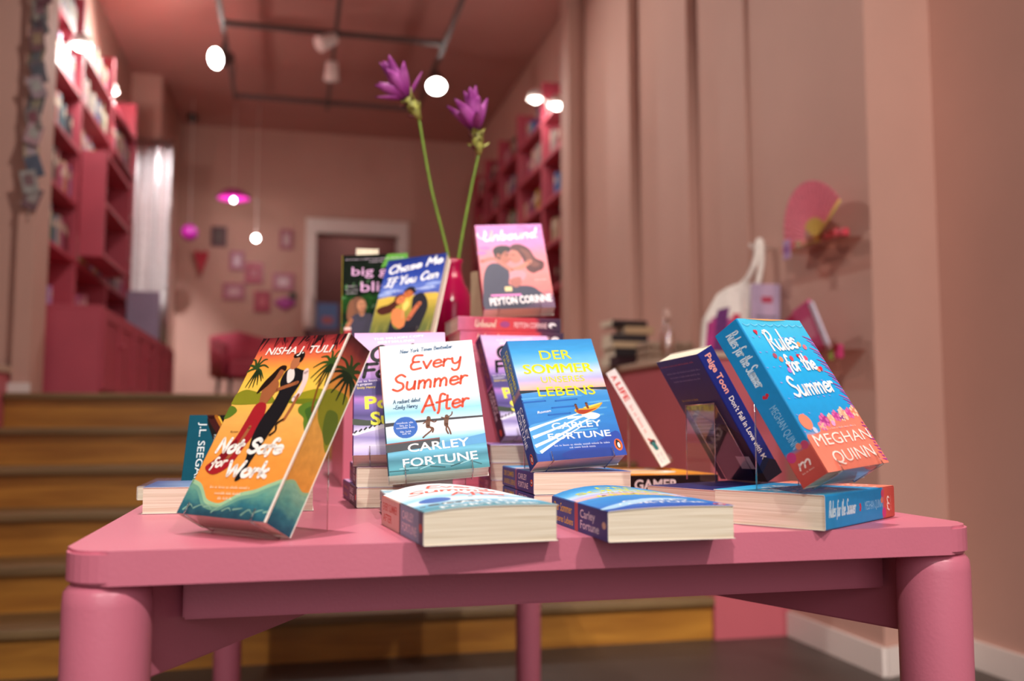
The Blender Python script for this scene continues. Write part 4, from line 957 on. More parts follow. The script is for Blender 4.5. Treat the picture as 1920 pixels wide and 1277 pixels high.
make_book('paperback_book', 'blue speedboat paperback lying flat at the front edge, curled cover', .130, .187, .0285, (.3555, .840, TT + .0145), flat(0.5), H_BASE, H_SP, ink('#1f4f9c'), [('front', art_H_short), ('spine', spine_M)], bulge=(.002, .010, .003))
def art_X(a):
    a.rect(0, 0, 1, .24, '#f0816b'); a.hand('Rules', (.26, .775), (.70, .795), .135, .027, '#fdfdfc', .02); a.hand('for the', (.34, .635), (.79, .645), .105, .026, '#fdfdfc', .02); a.hand('Summer', (.17, .465), (.88, .490), .125, .027, '#fdfdfc', .02)
    a.type('MEGHAN', (.065, .152), (.965, .160), .068, '#fbe6dc'); a.type('QUINN', (.19, .040), (.865, .053), .072, '#fbe6dc')
make_book('paperback_book', 'bright blue underwater paperback lying flat, spine toward the right table end', .129, .198, .0365, (.6628, 1.0396, TT + .0187), flat(125.1), Y_BASE, Y_SP, ink('#1f93d2'), [('front', art_X), ('spine', spine_Y)])
# books the middle pair stand on
for k, (dz, t, lb) in enumerate(((0, .021, 'blue speedboat paperback lying lowest under the leaning copy'), (.0215, .0275, 'blue speedboat paperback lying right under the leaning copy, spine left'))):
    make_book('paperback_book', lb, .129, .187, t, (.3605, 1.1327 + .002 * k, TT + dz + t / 2 + .0004), flat(-.7), H_BASE, H_SP, ink('#1f4f9c'), [('spine', spine_H)], group=None)
for k, (x, yw) in enumerate(((.170, -2.5), (.173, -1))):
    make_book('paperback_book', 'white lakeside paperback %s under the standing white copy' % ('lying lowest' if k == 0 else 'lying on another directly'), .128, .125, .0132, (x + .0, 1.066 + .002 * k, TT + .0002 + .0135 * k + .0066), flat(yw), G_BASE, ramp('spine_pale', [(0, '#8fa8b8'), (1, '#b8c8d0')], .125, .02, (40, 40, 40), .2), G_BACK, [])

# --- lilac covers at the back of the middle pair
E_BASE = ramp('cover_lilac', [(0, '#b4aadc'), (.07, '#d9d3f0'), (.13, '#8f84c0'), (.19, '#cfc6ea'), (.25, '#7468a6'), (.31, '#4d4480'), (.38, '#7d6ab4'), (.44, '#b07ac8'), (.47, '#544a86'), (.58, '#4c4680'), (.62, '#a884cc'), (.68, '#cc9cd4'), (.8, '#dcaedc'), (.92, '#e2bce2'), (1, '#d6a8d8')], .198, .03, (12, 60, 12), .12)
def art_E(a):
    a.poly([(0, .235), (.2, .225), (.4, .24), (1, .22), (1, .27), (.5, .285), (.2, .265), (0, .28)], '#3f4a3e', True)
    a.poly([(0, .165), (.1, .19), (.2, .215), (.33, .235), (.45, .24), (.3, .2), (.15, .175), (.03, .15)], '#e6e4f2', True)
    for k in range(7): a.stroke([(.02 + .05 * k, .17 + .012 * k), (.04 + .05 * k, .185 + .012 * k)], .018, '#2c2c34')
    a.type('THE MILLION COPY', (.22, .934), (.77, .962), .018, '#fdf6fc', .01); a.type('BESTSELLING', (.265, .905), (.66, .922), .018, '#fdf6fc', .01)
    a.hand('Carley', (.17, .755), (.92, .78), .12, .045, '#141218', .2); a.hand('Fortune', (.09, .615), (.95, .64), .11, .04, '#141218', .2)
    a.fine((.045, .573), (.27, .586), .017, '#efe8f6'); a.type('is gorgeous', (.045, .547), (.20, .556), .017, '#efe8f6', .008); a.type('Emily Henry', (.045, .520), (.235, .527), .017, '#e8d24a', .008)
    a.type('Pour', (.125, .358), (.64, .37), .095, '#ecec50', .03); a.type('Summer', (.185, .232), (.95, .25), .095, '#ecec50', .03)
def spine_E(a):
    a.rect(0, 0, 1, .5, '#2f2236'); a.rect(0, .485, 1, .5, '#c070b0')
    a.fine((.62, .93), (.62, .58), .2, '#c8943a', True, 5); a.fine((.22, .9), (.22, .62), .2, '#c8943a', True, 6)
    a.vtype('CARLEY', .58, .45, .22, .28, '#e8e2ee', .014); a.vtype('FORTUNE', .2, .45, .18, .28, '#e8e2ee', .014); a.disc(.5, .06, .16, '#d8502c', .24)
E_SP = ink('#5a2f64')
EB = make_book('paperback_book', 'lilac paperback half hidden behind the white lakeside one', .13, .198, .03, (.1449, 1.2436, .8124), deg(58.81, -1.31, -5.31), E_BASE, E_SP, ink('#7a5a9c'), [('front', art_E), ('spine', spine_E)])
easel('clear acrylic easel under the left lilac paperback', EB, .03, .085, .11, .8027)
def art_F(a):
    art_E(a)
FB = make_book('paperback_book', 'lilac paperback leaning behind the blue speedboat one, purple spine showing', .129, .198, .0247, (.3969, 1.4913, .8352), deg(59.55, -1.29, 10.99), E_BASE, E_SP, ink('#7a5a9c'), [('front', art_F), ('spine', spine_E)])
easel('clear acrylic easel under the right lilac paperback', FB, .0247, .085, .11, .8276)
for k in range(2):
    t = .0258
    make_book('paperback_book', 'thick purple spined paperback lying %s under the left lilac copy' % ('lowest' if k == 0 else 'uppermost'), .129, .198, t, (.150, 1.246 + .003 * k, TT + .0005 + k * (t + .0004) + t / 2), flat(2 - 3 * k), E_BASE, E_SP, ink('#7a5a9c'), [('spine', spine_E)])
for k in range(3):
    t = .0254
    make_book('paperback_book', 'purple spined paperback lying %s of three under the right lilac copy' % ('lowest', 'middle', 'uppermost')[k], .129, .198, t, (.3535, 1.352 + .003 * k, TT + .0005 + k * (t + .0003) + t / 2), flat(-6 - 1.5 * k), E_BASE, E_SP, ink('#7a5a9c'), [('spine', spine_E)])

# --- back tier on the riser
N_BASE = ramp('cover_dark_leaves', [(0, '#0e1a10'), (.15, '#14301a'), (.35, '#0d1f12'), (.5, '#1f4a1c'), (.62, '#0e1710'), (.85, '#101a12'), (1, '#0c120d')], .205, .25, (50, 50, 50), .7, .7, spec=.06)
def art_N(a):
    a.poly([(.60, .85), (.66, .95), (.72, 1), (1, 1), (1, .8), (.88, .84), (.8, .9), (.7, .88)], '#4f9a20', True)
    for k in range(22): a.disc((k * .37) % 1, .25 + (k * .173) % .5, .045, '#2c6a22' if k % 2 else '#1c4a18', .02, k)
    a.blob([(.13, .42), (.16, .51), (.24, .545), (.34, .52), (.38, .46), (.37, .40), (.33, .36), (.2, .34), (.1, .32), (.12, .37)], '#6a3a1a')
    a.blob([(.14, .17), (.13, .27), (.17, .34), (.28, .37), (.38, .365), (.46, .35), (.46, .2), (.44, .0), (.2, .0)], '#241a3a'); a.disc(.30, .455, .065, '#b87850', .09); a.stroke([(.30, .40), (.31, .36)], .07, '#b87850')
    a.stroke([(.15, .30), (.09, .22), (.1, .17)], .06, '#b06a44'); a.rect(.05, .12, .15, .21, '#a81c24'); a.rect(.05, .2, .15, .225, '#f0d8d0'); a.rect(.07, .09, .13, .12, '#d8c8c8')
    a.blob([(.1, .45), (.16, .52), (.2, .42), (.17, .34), (.09, .31)], '#7a4420'); a.stroke([(.275, .47), (.30, .468)], .01, '#2a1510'); a.stroke([(.325, .47), (.35, .468)], .01, '#2a1510'); a.stroke([(.29, .425), (.32, .42), (.345, .428)], .012, '#8a2a2a'); a.stroke([(.32, .46), (.328, .442)], .008, '#8a5030'); a.stroke([(.22, .36), (.3, .30), (.4, .36)], .02, '#161028')
    P = '#d9a6d2'
    a.type('big girl', (.15, .776), (.93, .772), .09, P, .006); a.type('blitz', (.29, .598), (.83, .598), .105, P, .006)
    a.fine((.06, .945), (.93, .95), .016, '#d8c8d8'); a.fine((.42, .915), (.62, .917), .016, '#d8c8d8', False, 2)
    for k, v in enumerate((.655, .615, .58)): a.fine((.07, v), (.24, v), .016, '#cfc4cf', False, k)
NB = make_book('paperback_book', 'dark green paperback with lilac lowercase title, at the left of the back tier', .134, .204, .022, (.161, 1.868, RZ + .0045), deg(75.55, -2.25, -11.77), N_BASE, ink('#a89a2a'), ink('#1f3a1c'), [('front', art_N)])
easel('clear acrylic easel under the dark green paperback', NB, .022, .07, .1, RZ + .0002)
O_BASE = ramp('cover_night_field', [(0, '#58663a'), (.15, '#7a7a38'), (.3, '#a0923c'), (.42, '#d0b04a'), (.475, '#d8b84e'), (.49, '#4a5cae'), (.6, '#5a72c4'), (.75, '#24409c'), (.9, '#1c348c'), (1, '#16286e')], .198, .04, (30, 50, 30), .2)
def art_O(a):
    for k in range(14): a.stroke([(.03 + .07 * k, .0), (.05 + .07 * k, .12 + .03 * (k % 3))], .012, '#b8a850' if k % 2 else '#4a5a30', True)
    for u, v in ((.2, .56), (.8, .55), (.88, .6), (.1, .52)): a.blob([(u - .14, v), (u - .05, v + .03), (u + .06, v + .025), (u + .14, v), (u, v - .02)], '#8fa4dc')
    a.blob([(.04, .33), (.1, .37), (.22, .39), (.3, .43), (.36, .40), (.32, .30), (.22, .27), (.12, .27)], '#4a2018')
    a.blob([(.29, .46), (.33, .50), (.42, .51), (.47, .46), (.43, .39), (.36, .36), (.31, .40)], '#4a2018')
    a.disc(.40, .435, .075, '#d07a4a', .085); a.disc(.505, .505, .085, '#c26a3c', .08); a.blob([(.42, .53), (.47, .59), (.56, .59), (.62, .54), (.60, .50), (.52, .55)], '#1c1a26')
    a.blob([(.6, .46), (.72, .5), (.82, .42), (.87, .30), (.83, .12), (.78, .0), (.58, .0), (.56, .14), (.62, .25), (.6, .36)], '#23222c')
    a.blob([(.30, .30), (.36, .33), (.46, .30), (.53, .22), (.56, .12), (.52, .06), (.42, .10), (.33, .17)], '#d8824e'); a.blob([(.32, .20), (.36, .12), (.46, .06), (.6, .1), (.68, .02), (.68, 0), (.34, 0)], '#1f2230')
    a.stroke([(.60, .18), (.66, .28), (.72, .36)], .08, '#c26a48'); a.stroke([(.48, .34), (.5, .2)], .04, '#e0945c'); a.blob([(.46, .38), (.52, .42), (.56, .36), (.52, .29), (.47, .31)], '#f6cf6a')
    a.stroke([(.375, .45), (.40, .447)], .012, '#3a1a14'); a.stroke([(.47, .515), (.50, .51)], .012, '#2a1410'); a.stroke([(.44, .47), (.46, .465)], .014, '#8a2a24'); a.disc(.555, .50, .02, '#a85a34', .028)
    a.hand('Chase Me', (.07, .80), (.95, .875), .105, .033, '#f4f6fb', .2); a.hand('If You Can', (.075, .63), (.93, .68), .105, .033, '#f4f6fb', .2)
    a.fine((.13, .54), (.4, .55), .026, '#d8def0'); a.fine((.6, .55), (.9, .555), .026, '#d8def0', False, 2)
OB = make_book('paperback_book', 'blue and yellow couple paperback tilted in front of the magenta vase', .129, .198, .0202, (.196, 1.733, RZ + .0185), deg(56.4, -4.04, -31.18), O_BASE, ink('#24408c'), ink('#24408c'), [('front', art_O)])
easel('clear acrylic easel under the blue and yellow couple paperback', OB, .0202, .075, .1, RZ + .0002)
Q_BASE = ramp('cover_pink_embrace', [(0, '#5a4862'), (.1, '#7a5672'), (.2, '#dc7a78'), (.4, '#e08684'), (.6, '#de8a96'), (.75, '#d884b8'), (1, '#cc80c0')], .2106, .08, (25, 35, 25), .15)
def art_Q(a):
    a.poly([(.04, 0), (.02, .2), (.06, .40), (.14, .51), (.26, .53), (.40, .48), (.42, .38), (.40, .28), (.52, .26), (.70, .25), (.80, .2), (.85, .12), (.5, 0)], '#3c3c52', True)
    a.disc(.36, .60, .11, '#b06a5a', .13); a.blob([(.24, .62), (.23, .69), (.30, .735), (.42, .74), (.50, .71), (.46, .66), (.40, .67), (.34, .62), (.31, .57), (.26, .57)], '#2a1e22')
    a.disc(.535, .605, .095, '#c0786a', .125, .1); a.blob([(.48, .69), (.52, .745), (.64, .75), (.76, .69), (.83, .58), (.94, .53), (.92, .45), (.84, .42), (.76, .40), (.68, .45), (.65, .56), (.58, .67)], '#5a3436')
    a.blob([(.62, .70), (.74, .66), (.80, .56), (.88, .50), (.8, .47), (.72, .52), (.68, .62)], '#7a4a44'); a.stroke([(.40, .625), (.43, .62), (.455, .628)], .012, '#3a1c1a'); a.stroke([(.485, .625), (.51, .618), (.54, .624)], .012, '#3a1c1a'); a.stroke([(.455, .575), (.475, .57)], .014, '#7a2a2a'); a.stroke([(.385, .645), (.45, .65)], .012, '#2a1e22'); a.disc(.30, .62, .03, '#a05848', .04)
    a.stroke([(.05, .555), (.22, .585), (.32, .53), (.46, .44)], .06, '#c0766a'); a.stroke([(.46, .44), (.60, .47), (.74, .54)], .07, '#c8806e'); a.blob([(.44, .42), (.56, .44), (.66, .40), (.62, .33), (.5, .3), (.42, .33)], '#c8909c')
    a.blob([(.42, .33), (.56, .36), (.58, .29), (.5, .24), (.43, .27)], '#b06a62'); a.rect(.33, .2, .43, .25, '#f0d49a')
    for u, v in ((.8, .93), (.92, .95), (.7, .97), (.12, .72), (.06, .66)): a.blob([(u - .09, v), (u, v + .02), (u + .08, v - .005), (u, v - .03)], '#c074b4')
    a.hand('Unbound', (.10, .80), (.90, .835), .115, .032, '#f8ece4', .25); a.stroke([(.04, .90), (.03, .87), (.1, .83), (.16, .88), (.14, .93)], .018, '#f8ece4')
    a.rect(.12, .145, .55, .165, '#f08ad0'); a.type('PEYTON CORINNE', (.10, .045), (.97, .072), .078, '#fbf2f4', .03)
    a.fine((.78, .315), (.94, .318), .014, '#f8dcd4')
Q_SP = ramp('spine_pink_embrace', [(0, '#3a2a44'), (.2, '#5a2c4a'), (.24, '#c83a4c'), (.55, '#d8484e'), (.75, '#d0506a'), (1, '#d880a8')], .205, .04, (30, 30, 30), .2)
def spine_Q(a):
    a.vtype('Unbound', .3, .84, .64, .5, '#f6dcc8', fn='hand', wd=.012); a.disc(.5, .55, .22, '#a84a8a', .35); a.vtype('PEYTON CORINNE', .3, .46, .14, .36, '#efc8cc', .016); a.disc(.5, .085, .2, '#f2eef2', .3); a.disc(.4, .07, .1, '#2e2238', .2)
QB = make_book('paperback_book', 'pink paperback with kissing couple, standing highest of all', .135, .2106, .0256, (.414, 1.6935, RZ + .0665), deg(59.53, -2.97, -5.86), Q_BASE, ink('#8c2436'), ink('#c85a78'), [('front', art_Q)])
easel('clear acrylic easel under the pink kissing couple paperback', QB, .0256, .08, .11, RZ + .0532)
for k in range(2):
    make_book('paperback_book', 'pink and plum spined paperback lying %s under the kissing couple copy' % ('lowest' if k == 0 else 'uppermost'), .13, .195, .026, (.490 - .006 * k, 1.722 + .004 * k, RZ + .0005 + .0263 * k + .013), flat(90 + 1.5 * k), Q_BASE, Q_SP, ink('#c85a78'), [('spine', spine_Q)])
# plain upright books at the very back of the tier
make_book('paperback_book', 'beige page edges of an upright book behind the kissing couple copy', .06, .165, .034, (.380, 1.835, RZ + .0005), deg(90, 0, -60), ink('#cbb491'), ink('#cbb491'), ink('#cbb491'))
make_book('paperback_book', 'small blue book standing fore edge forward behind the dark green one', .13, .222, .046, (.152, 2.003, RZ + .0005), deg(90, 0, -93), ink('#2f4f8c'), ink('#2f4f8c'), ink('#2f4f8c'))

# --- left end: small teal book and the flat ones under it
def art_B(a):
    a.poly([(0.3, 1), (1, 1), (1, 0), (.62, 0), (.5, .35), (.36, .7)], matt('#16120f'), True); a.stroke([(.32, 1.0), (.42, .85), (.6, .66), (.9, .45)], .14, matt('#3a1210')); a.stroke([(.38, .99), (.5, .82), (.7, .62), (1, .46)], .05, matt('#9a5a18')); a.stroke([(.42, .98), (.55, .8), (.75, .62)], .02, matt('#e0b23a'))
    a.vtype('J.L. SEEGARS', .17, .90, .06, .095, '#d8e4e6', .0); a.vtype('PART TWO: THE', .38, .74, .3, .035, '#b8c4c8', .0)
make_book('paperback_book', 'small teal and black paperback with gold streak, at the left table end', .10, .130, .018, (-.099, 1.392, .7572), deg(58, 0, -3), matt('#0c4a5c'), matt('#0f5263'), matt('#0f5263'), [('front', art_B)])
STACKC = ramp('cover_blue_red', [(0, '#2a4a8a'), (.3, '#7fa0c8'), (.5, '#b84a5a'), (.7, '#d8dce6'), (1, '#3a5a9a')], .21, .1, (40, 40, 40), .2)
make_book('paperback_book', 'blue and red topped book lying flat at the left table edge, page edges forward', .132, .205, .032, (-.174, 1.287, TT + .0165), flat(-90.5), STACKC, ink('#34446a'), ink('#34446a'))
make_book('paperback_book', 'slim cream paged book lying behind at the left table edge', .13, .19, .0195, (-.148, 1.442, TT + .0100), flat(0), ink('#4a2a34'), ink('#4a2a34'), ink('#4a2a34'))

# --- right end: navy book turned away, white book, orange book
def spine_S(a):
    a.vtype('Paige Toon', .34, .965, .665, .34, '#f2a79a', .03); a.vtype("Don't Fall in Love with Me", .36, .632, .125, .28, '#f4efe8', .016); penguin(a, .52, .052, .16)
    a.poly([(0, 0), (1, 0), (1, .1), (.5, .16), (0, .12)], '#14142e')
def back_S(a):
    a.poly([(0, 0), (1, 0), (1, .34), (.7, .46), (.4, .38), (0, .5)], '#131534', True)
    a.fine((.05, .945), (.82, .945), .013, '#c8605e')
    for i in range(3): a.fine((.10 + .03 * i, .885 - .034 * i), (.88 - .05 * i, .885 - .034 * i), .015, '#8f94b8', False, i)
    a.fine((.12, .66), (.5, .66), .016, '#c8b83a'); a.fine((.2, .62), (.48, .62), .016, '#c8b83a', False, 3)
    for k in range(6): a.rect(.1, .52 - .03 * k, .42 + .05 * (k % 3), .526 - .03 * k, '#7a7aa0')
    a.rect(.62, .1, .9, .2, '#e8e4e0')
S_NAVY = ramp('cover_navy', [(0, '#14163a'), (.3, '#171c58'), (1, '#1b2670')], .198, .05, (30, 30, 30), .15)
def spine_S2(a):
    spine_S(a)
SB = make_book('paperback_book', 'navy paperback turned away with pink and white spine lettering, on its easel', .129, .198, .0258, (.6347, 1.22, .7862), deg(59.8, 1.5, 92.84), S_NAVY, ink('#1d2a80'), S_NAVY, [('spine', spine_S), ('back', back_S)])
easel('clear acrylic easel behind the navy paperback turned away', SB, .0258, .085, .125, .7786)
make_book('paperback_book', 'navy paperback lying under the clear easel, half hidden by the page edges', .129, .198, .0275, (.6695, 1.206, TT + .0142), flat(115), S_NAVY, ink('#1d2a80'), S_NAVY, [('spine', spine_S2)])
def spine_V(a):
    a.vtype('GAMER', .25, .74, .36, .5, '#f4efe8', .03)
def art_V(a):
    a.rect(.0, 0, .22, 1, '#e88f1c'); a.stroke([(.3, .85), (.3, .35), (.42, .22), (.55, .35), (.55, .85)], .08, '#fbf4e6'); a.stroke([(.7, .85), (.7, .3), (.85, .2)], .08, '#fbf4e6')
make_book('paperback_book', 'orange covered book with black spine lying under the white leaning one', .235, .19, .029, (.660, 1.492, TT + .015), flat(90), ink('#eea022'), ink('#180c0c'), ink('#180c0c'), [('spine', spine_V), ('front', art_V)])
def spine_U(a):
    a.rect(0, 0, 1, 1, '#f2ecea'); a.vtype('A', .25, .95, .90, .5, '#d83a3a', .03); a.vtype('LIFE', .25, .87, .68, .5, '#d83a3a', .03); a.fine((.35, .63), (.35, .34), .3, '#d85a5a', True)
    a.disc(.5, .235, .3, '#3a3038', .3); a.stroke([(.5, .22), (.55, .17)], .4, '#3f8a8c'); a.stroke([(.45, .26), (.3, .28)], .2, '#c8402c'); a.fine((.6, .12), (.6, .04), .2, '#7aa0b8', True); a.fine((.25, .12), (.25, .04), .2, '#7aa0b8', True, 3)
UB = make_book('paperback_book', 'slim white spined paperback with red lettering leaning above the orange book', .129, .185, .0175, (.645, 1.552, TT + .0395), deg(60, 0, 68), ink('#e8dcd4'), ink('#f2ecea'), ink('#e8e0dc'), [('spine', spine_U)])
easel('clear acrylic easel behind the slim white spined paperback', UB, .0175, .08, .11, TT + .0297)

# ================================================================== vase and flowers
VX, VY = .332, 1.945
MAG = paint('vase_magenta', '#b01048', .18, .12, 12)
bm = bmesh.new(); add_lathe(bm, [(.022, 0), (.028, .002), (.036, .03), (.0425, .075), (.042, .105), (.034, .135), (.022, .158), (.0165, .178), (.0165, .195), (.021, .205), (.019, .206), (.0145, .196), (.0145, .178), (.02, .15), (.03, .12), (.03, .03), (.01, .01)], seg=40)
o = mesh_obj('vase', bm, MAG, None, True); o.location = (VX, VY, RZ); tag(o, 'glossy magenta ceramic vase on the pink riser holding two flowers', 'vase')
STEM = paint('stem_green', '#6f8f2a', .45, .15, 60); BRACT = paint('bract_green', '#9a9a4a', .5, .3, 80); TIPB = paint('bract_brown', '#6a3034', .5, .3, 80)
PET = ramp('petal_purple', [(0, '#5a1450'), (.35, '#96368a'), (.8, '#b05aa4'), (1, '#8a3480')], .066, .1, (60, 30, 60), .35, .5)
def petal(L, wd, cup, mat, parent, name):
    bm = bmesh.new(); n, k = 9, 4; g = []
    for i in range(n + 1):
        t = i / n; w = wd * (math.sin(PI * min(1, t * .92 + .06)) ** .8) * (1 - .25 * t); row = []
        for j in range(-k, k + 1):
            q = j / k; row.append(bm.verts.new((w * q / 2 if t < 1 else 0.0004 * q, L * t, cup * (q * q * w - .25 * w) + .12 * L * t * t * (1 if cup > 0 else -1) * .6)))
        g.append(row)
    for i in range(n):
        for j in range(2 * k):
            f = bm.faces.new((g[i][j], g[i][j + 1], g[i + 1][j + 1], g[i + 1][j])); f.smooth = True
    o = mesh_obj(name, bm, mat, parent); md = o.modifiers.new('s', 'SOLIDIFY'); md.thickness = .0007
    return o
def flower(label, pts, axis, bl, seed):
    rnd = random.Random(seed); p0 = Vector(pts[0])
    r = empty('curcuma_flower', p0, label=label, cat='flower', group=None)
    C = catmull([Vector(p) - p0 for p in pts], False, 6); bm = bmesh.new(); add_tube(bm, C, [.0036 - .0008 * i / (len(C) - 1) for i in range(len(C))], 10); mesh_obj('stem', bm, STEM, r)
    top = Vector(pts[-1]) - p0; ax = Vector(axis).normalized(); q = ax.to_track_quat('Y', 'Z').to_matrix().to_4x4()
    bm = bmesh.new(); add_lathe(bm, [(.004, -.006), (.011, .012), (.012, .03), (.009, .045), (.004, .05)], seg=14); bmesh.ops.transform(bm, matrix=Matrix.Translation(top) @ ax.to_track_quat('Z', 'Y').to_matrix().to_4x4(), verts=bm.verts[:]); mesh_obj('calyx', bm, BRACT, r)
    def put(o, along, ang, tilt, roll=0):
        o.matrix_local = Matrix.Translation(top + ax * along) @ q @ Matrix.Rotation(ang, 4, 'Y') @ Matrix.Translation((0, 0, -.004)) @ Matrix.Rotation(-tilt, 4, 'X')
    for k in range(10):
        o = petal(.022 + rnd.uniform(-.003, .004), .015, -.3, BRACT if k % 5 else TIPB, r, 'bract'); put(o, .006 + .004 * k, k * 2.4, R(38 + rnd.uniform(-10, 25)))
    for k in range(5):
        o = petal(.016, .011, -.3, TIPB, r, 'bract'); put(o, .034 + .003 * k, k * 1.3 + .4, R(62))
    for k in range(6):
        o = petal(bl * rnd.uniform(.82, .98), bl * .40, .5, PET, r, 'petal'); put(o, .046, k * PI / 3 + rnd.uniform(-.2, .2), R(rnd.uniform(22, 46)))
    for k in range(5):
        o = petal(bl * rnd.uniform(.9, 1.05), bl * .36, .5, PET, r, 'petal'); put(o, .05, k * 1.26 + .5, R(rnd.uniform(6, 16)))
    for k in range(2):
        o = petal(bl * .75, bl * .22, .4, PET, r, 'petal'); put(o, .046, (2.0 if k else -1.2) + seed, R(62))
    return r
flower('purple curcuma flower on the left stem, head tilted left', [(VX - .002, VY, RZ + .05), (VX - .008, VY, RZ + .19), (.281, VY - .005, 1.36), (.253, VY - .01, 1.508)], (-.55, -.12, .84), .086, 1)
flower('purple curcuma flower on the right stem, upright open head', [(VX + .003, VY, RZ + .05), (VX + .008, VY, RZ + .19), (.364, VY - .005, 1.34), (.384, VY - .01, 1.440)], (-.16, -.15, .97), .088, 5)

# ================================================================== things on the low wall and right wall
CZ = 1.1455
for k, (c, nm, w, d, t, dx) in enumerate((('#3a1f26', 'dark maroon', .21, .15, .05, 0), ('#241c20', 'black', .2, .15, .045, .01), ('#c2a988', 'beige', .19, .14, .03, -.015), ('#2c2226', 'charcoal', .2, .15, .04, .0), ('#b89a78', 'tan', .16, .14, .04, .03), ('#241a1e', 'black covered', .2, .15, .028, -.01))):
    z = CZ + [0, .051, .097, .128, .169, .210][k]
    o = make_book('stacked_book', '%s book in the stack on the low wall, %s' % (nm, ['lowest', 'second from bottom', 'third from bottom', 'fourth from bottom', 'second from top', 'topmost'][k]), d, w, t, (1.70 + dx + .1, 4.62, z + t / 2), flat(90 + 3 * (k % 3)), ink(c, .5), ink(c, .5), ink(c, .5), group='stack of books on the low wall')
GLASS = clear('glass_bottle', '#fdf8f5', 4)
bt = empty('glass_bottle', (1.70, 4.05, CZ), label='small clear glass bottle on the low wall beside the tote bag', cat='bottle')
bm = bmesh.new(); add_lathe(bm, [(.028, 0), (.034, .01), (.034, .12), (.018, .16), (.016, .19), (.014, .19), (.014, .16), (.03, .12), (.03, .012)]); mesh_obj('body', bm, GLASS, bt, True)
bm = bmesh.new(); add_lathe(bm, [(.017, .191), (.019, .195), (.019, .225), (.012, .24)]); mesh_obj('stopper', bm, paint('stopper', '#c9a497', .3), bt)
PLAID = paint('grey_cloth', '#a58e7c', .85, .25, 60)
bm = bmesh.new()
for k in range(3): add_box(bm, -.12, .12, -.09, .09, .0 + .036 * k, .034 + .036 * k, .014, 0, 3)
o = mesh_obj('folded_blanket', bm, PLAID); o.location = (1.80, 4.32, CZ); tag(o, 'folded grey beige blanket on the low wall behind the bottle', 'blanket')
# tote bag
CANV = paint('canvas_white', '#f0e8e0', .85, .08, 40, .3, 300)
tt = empty('tote_bag', (1.80, 3.60, CZ), (0, 0, R(-6)), 'white canvas tote bag printed with pink book spines, standing on the low wall', 'bag')
bm = bmesh.new(); nx, nz = 16, 18; fr, bk = [], []
for j in range(nz + 1):
    v = j / nz; a, b = [], []
    hw = .135 * (1 - .28 * max(0, v - .55) / .45) ; sh = .02 * v + .05 * max(0, v - .6)
    for i in range(nx + 1):
        u = i / nx * 2 - 1; th = .03 * (1 - u * u) * math.sin(PI * (v * .9 + .06)) + .004
        wr = .006 * math.sin(7 * u + 9 * v) * v
        zz = .30 * v - .03 * u * u * v + .018 * u * v
        a.append(bm.verts.new((u * hw + sh, -th + wr, zz))); b.append(bm.verts.new((u * hw + sh, th + wr, zz)))
    fr.append(a); bk.append(b)
for g, rv in ((fr, False), (bk, True)):
    for j in range(nz):
        for i in range(nx):
            q = (g[j][i], g[j][i + 1], g[j + 1][i + 1], g[j + 1][i]); f = bm.faces.new(q[::-1] if rv else q); f.smooth = True
for j in range(nz):
    for i in (0, nx):
        q = (fr[j][i], fr[j + 1][i], bk[j + 1][i], bk[j][i]); f = bm.faces.new(q if i == 0 else q[::-1]); f.smooth = True
bm.faces.new(fr[0][::-1] + bk[0]); bm.faces.new(fr[-1] + bk[-1][::-1])
# printed spines on the front: faces recoloured by column and row
cols = ['#b0347e', '#b0347e', '#6a2a6e', '#6a2a6e', '#6a2a6e', '#c04a8a', '#c8405e', '#c8405e', '#d0405a', '#c8405e', '#d86a90', '#d86a90']
mats = [CANV] + [paint('bagprint_' + c[1:], c, .8, .2, 50) for c in dict.fromkeys(cols)]
idx = {c: i + 1 for i, c in enumerate(dict.fromkeys(cols))}
bm.faces.ensure_lookup_table(); tops = [9, 10, 12, 12, 12, 9, 10, 10, 8, 8, 7, 7]
for j in range(nz):
    for i in range(nx):
        if 1 <= i <= 12 and j < tops[i - 1]: bm.faces[j * nx + i].material_index = idx[cols[i - 1]]
mesh_obj('bag_body', bm, mats, tt)
bm = bmesh.new(); add_tube(bm, catmull([(.02, 0, .27), (.075, 0, .32), (.115, 0, .40), (.125, .0, .475), (.14, 0, .48), (.142, 0, .40), (.12, 0, .30), (.1, .0, .27)], False, 5), .0125, 8); mesh_obj('strap', bm, CANV, tt)
bm = bmesh.new(); add_tube(bm, [(1.984, 3.60, 1.605), (1.90, 3.60, 1.605), (1.895, 3.60, 1.62)], .006); o = mesh_obj('wall_hook', bm, TRIM); tag(o, 'small pale wall hook above the tote bag strap', 'hook')
LIL = paint('pouch_lilac', '#cbb4d4', .7, .06, 30)
bm = bmesh.new(); add_box(bm, -.06, .06, -.014, .014, 0, .29, .006)
for z0, z1, x0, x1, mi in ((.05, .12, -.04, .035, 1), (.145, .155, -.045, .045, 2), (.21, .235, -.02, .025, 3)): add_box(bm, x0, x1, -.0155, -.014, z0, z1, 0, mi)
o = mesh_obj('lilac_pouch', bm, [LIL, BLACK, paint('print_grey', '#8a7a94', .7), paint('print_red', '#c03a5a', .7)]); o.location = (1.915, 3.53, CZ); o.rotation_euler = (0, R(2), R(-12)); tag(o, 'lilac printed pouch with a black emblem, right beside the tote bag', 'pouch')
